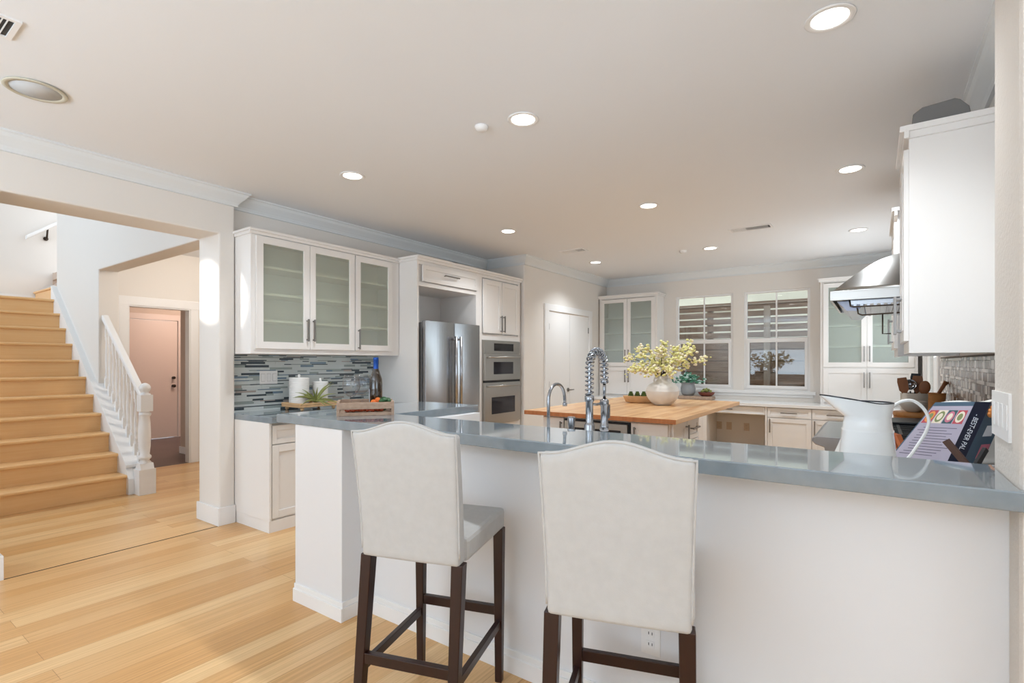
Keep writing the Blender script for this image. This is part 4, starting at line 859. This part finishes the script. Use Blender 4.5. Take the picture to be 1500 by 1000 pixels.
ball(bm,(.25,.09,.088),.02,(1,1,.7),8); o=obj('green_succulent',bm,'leaf'); o.location=(-2.494,1.818,1.0625); o.rotation_euler=(0,0,ca); tag(o,'dark green succulent rosette at the right end of the crate','plant')

# ================= STOOLS =================
def stool(label,loc,rz):
    t=thing('bar_stool',label,'bar stool',loc,group='cream bar stools at the raised bar',rotz=rz)
    # back panel: camel-back, raked, y=0 at outer face bottom
    bm=bm_(); ns,nz=16,16; F=[];Bk=[]
    for j in range(nz+1):
        v=j/nz; rowF=[];rowB=[]
        for i in range(ns+1):
            s=-1+2*i/ns; hw=.195+.010*v**1.5
            top=1.122+.040*math.cos(min(1,abs(s)/.92)*pi/2)**2 if abs(s)<.92 else 1.122
            z=.655+(top-.655)*v; y=-.225-.055*v**1.6-.006*(1-s*s)
            th=.062-.012*v
            rowF.append(bm.verts.new((s*hw,y,z))); rowB.append(bm.verts.new((s*hw,y+th,z)))
        F.append(rowF);Bk.append(rowB)
    for j in range(nz):
        for i in range(ns):
            bm.faces.new((F[j][i],F[j][i+1],F[j+1][i+1],F[j+1][i])).smooth=True; bm.faces.new((Bk[j][i],Bk[j+1][i],Bk[j+1][i+1],Bk[j][i+1])).smooth=True
        bm.faces.new((F[j][0],F[j+1][0],Bk[j+1][0],Bk[j][0])); bm.faces.new((F[j][ns],Bk[j][ns],Bk[j+1][ns],F[j+1][ns]))
    for i in range(ns): bm.faces.new((F[0][i],Bk[0][i],Bk[0][i+1],F[0][i+1])); bm.faces.new((F[nz][i],F[nz][i+1],Bk[nz][i+1],Bk[nz][i]))
    edge=[F[0][i].co.copy() for i in range(0,ns+1)]; rim=[F[j][0].co.copy() for j in range(nz+1)]+[F[nz][i].co.copy() for i in range(1,ns)]+[F[j][ns].co.copy() for j in range(nz,-1,-1)]
    b=obj('backrest',bm,'linen',t,bev=.012); 
    obj('piping',tube(bm_(),[p+Vector((0,.006,0)) for p in rim[1:-1]],.0042,6),'linen',b)
    bm=bm_(); box(bm,-.205,.205,-.17,.25,.655,.742); bmesh.ops.subdivide_edges(bm,edges=bm.edges[:],cuts=3,use_grid_fill=True)
    for vv in bm.verts:
        if vv.co.z>.70: vv.co.z+=.012*(1-(vv.co.x/.205)**2)*(1-((vv.co.y-.04)/.21)**2)
    obj('seat',bm,'linen',t,bev=.016)
    for sx in (-1,1):
        # front leg
        bm=bm_(); 
        def legm(x0,y0,x1,y1,w0,w1,zt=.66):
            a=[bm.verts.new((x0+p*w0/2,y0+q*w0/2,zt)) for p,q in ((-1,-1),(1,-1),(1,1),(-1,1))]; b_=[bm.verts.new((x1+p*w1/2,y1+q*w1/2,0)) for p,q in ((-1,-1),(1,-1),(1,1),(-1,1))]
            bm.faces.new(a); bm.faces.new(b_)
            for k in range(4): bm.faces.new((a[k],a[(k+1)%4],b_[(k+1)%4],b_[k]))
        legm(sx*.187,.222,sx*.187,.222,.042,.03); obj('leg',bm,'darkwood',t,bev=.003)
        bm=bm_(); legm(sx*.183,-.196,sx*.188,-.27,.044,.034); obj('leg',bm,'darkwood',t,bev=.003)
        bm=bm_(); box(bm,sx*.187-.010,sx*.187+.010,-.225,.21,.235,.268); obj('stretcher',bm,'darkwood',t,bev=.002)
    obj('stretcher',box(bm_(),-.175,.175,.212,.232,.285,.325),'darkwood',t,bev=.002)
    obj('stretcher',box(bm_(),-.175,.175,-.252,-.228,.275,.312),'darkwood',t,bev=.002)
    return t
s1=stool('left cream linen bar stool with dark legs, its padded seat in view',(-1.436,1.505,0),R(17.5))
dup(s1,(-.646,1.520,0),'right cream linen bar stool, standing in front of the wall outlet',R(17.7))

# ================= CEILING ITEMS =================
def downlight(label,x,y):
    t=thing('recessed_light',label,'ceiling light',(x,y,CZ),group='recessed ceiling downlights')
    obj('trim_ring',lathe(bm_(),[(.068,0),(.092,0),(.095,-.004),(.090,-.007),(.072,-.006),(.068,0)],n=36),'plastic',t)
    obj('lens',lathe(bm_(),[(0,-.004),(.069,-.004),(.069,-.001),(0,-.001)],n=32,smooth=False),'lamp',t)
    l=bpy.data.lights.new('downlight_beam','SPOT'); l.energy=54; l.color=(.87,.94,1); l.spot_size=R(128); l.spot_blend=.9; l.shadow_soft_size=.06
    lo=bpy.data.objects.new('downlight_beam',l); C.objects.link(lo); lo.parent=t; lo.location=(0,0,-.03)
    return t
names={(0,0):'recessed ceiling light nearest the camera at top right',(1,0):'recessed light in the nearest row, middle, beside the smoke detector',(2,0):'recessed light in the nearest row, leftmost above the glass cabinets',
(0,1):'recessed light in the middle row, at right above the range',(1,1):'recessed light in the middle row, at the centre of the ceiling',(2,1):'recessed light in the middle row, left in front of the fridge',
(0,2):'recessed light in the far row, right near the hood',(1,2):'recessed light in the far row, centre beside the small detector',(2,2):'recessed light in the far row, left by the pantry wall'}
for i,x in enumerate((-.16,-1.72,-3.32)):
    for j,y in enumerate((2.54,4.61,6.78)): downlight(names[(i,j)],x,y)
l=bpy.data.lights.new('hall_light','POINT'); l.energy=27; l.color=(1,.93,.85); l.shadow_soft_size=.12; lo=bpy.data.objects.new('hall_light',l); C.objects.link(lo); lo.location=(-6.3,3.2,2.6)
l=bpy.data.lights.new('utility_light','POINT'); l.energy=34; l.color=(1,.88,.80); l.shadow_soft_size=.1; lo=bpy.data.objects.new('utility_light',l); C.objects.link(lo); lo.location=(-9.3,4.2,2.4)
t=thing('ceiling_speaker','round in-ceiling speaker with beige ring at upper left','speaker',(-3.645,.765,CZ))
obj('ring',lathe(bm_(),[(.105,-.002),(.128,-.002),(.132,-.008),(.128,-.011),(.108,-.010),(.105,-.002)],n=48),'beigep',t); obj('grille',lathe(bm_(),[(0,-.009),(.108,-.007),(.108,-.002),(0,-.002)],n=40),'greyp',t)
def detector(label,x,y,r,h):
    o=obj('smoke_detector',lathe(bm_(),[(0,-h),(r*.5,-h),(r*.85,-h*.7),(r,-h*.2),(r,0),(0,0)],n=28),'plastic'); o.location=(x,y,CZ); tag(o,label,'smoke detector')
detector('white smoke detector left of the middle near downlight',-1.98,2.47,.042,.03); detector('small white ceiling detector in the far row of lights',-2.05,6.73,.045,.035)
def vent(label,x,y,w_,d_,rz,dark):
    t=thing('ceiling_vent',label,'air vent',(x,y,CZ),rotz=rz)
    bm=bm_(); box(bm,-w_/2,w_/2,-d_/2,-d_/2+.018,-.008,0); box(bm,-w_/2,w_/2,d_/2-.018,d_/2,-.008,0); box(bm,-w_/2,-w_/2+.018,-d_/2,d_/2,-.008,0); box(bm,w_/2-.018,w_/2,-d_/2,d_/2,-.008,0); obj('frame',bm,'plastic',t)
    obj('duct_opening',box(bm_(),-w_/2+.018,w_/2-.018,-d_/2+.018,d_/2-.018,-.002,-.0005),'slot',t)
    bm=bm_(); n=int((w_-.04)/.016)
    for k in range(n):
        a=-w_/2+.022+k*.016; th=.011 if k/n<dark else .004
        box(bm,a,a+th,-d_/2+.018,d_/2-.018,-.007,-.003)
    obj('louvre_slats',bm,'plastic',t)
vent('rectangular ceiling vent near the pantry wall',-3.21,5.91,.34,.17,R(0),.62); vent('rectangular ceiling vent toward the windows at right',-1.11,6.02,.42,.17,R(0),.35); vent('ceiling vent cut off at the top left edge',-3.07,.42,.32,.2,R(90),.5)
for o in bpy.data.objects:
    if '_w' in o: del o['_w']
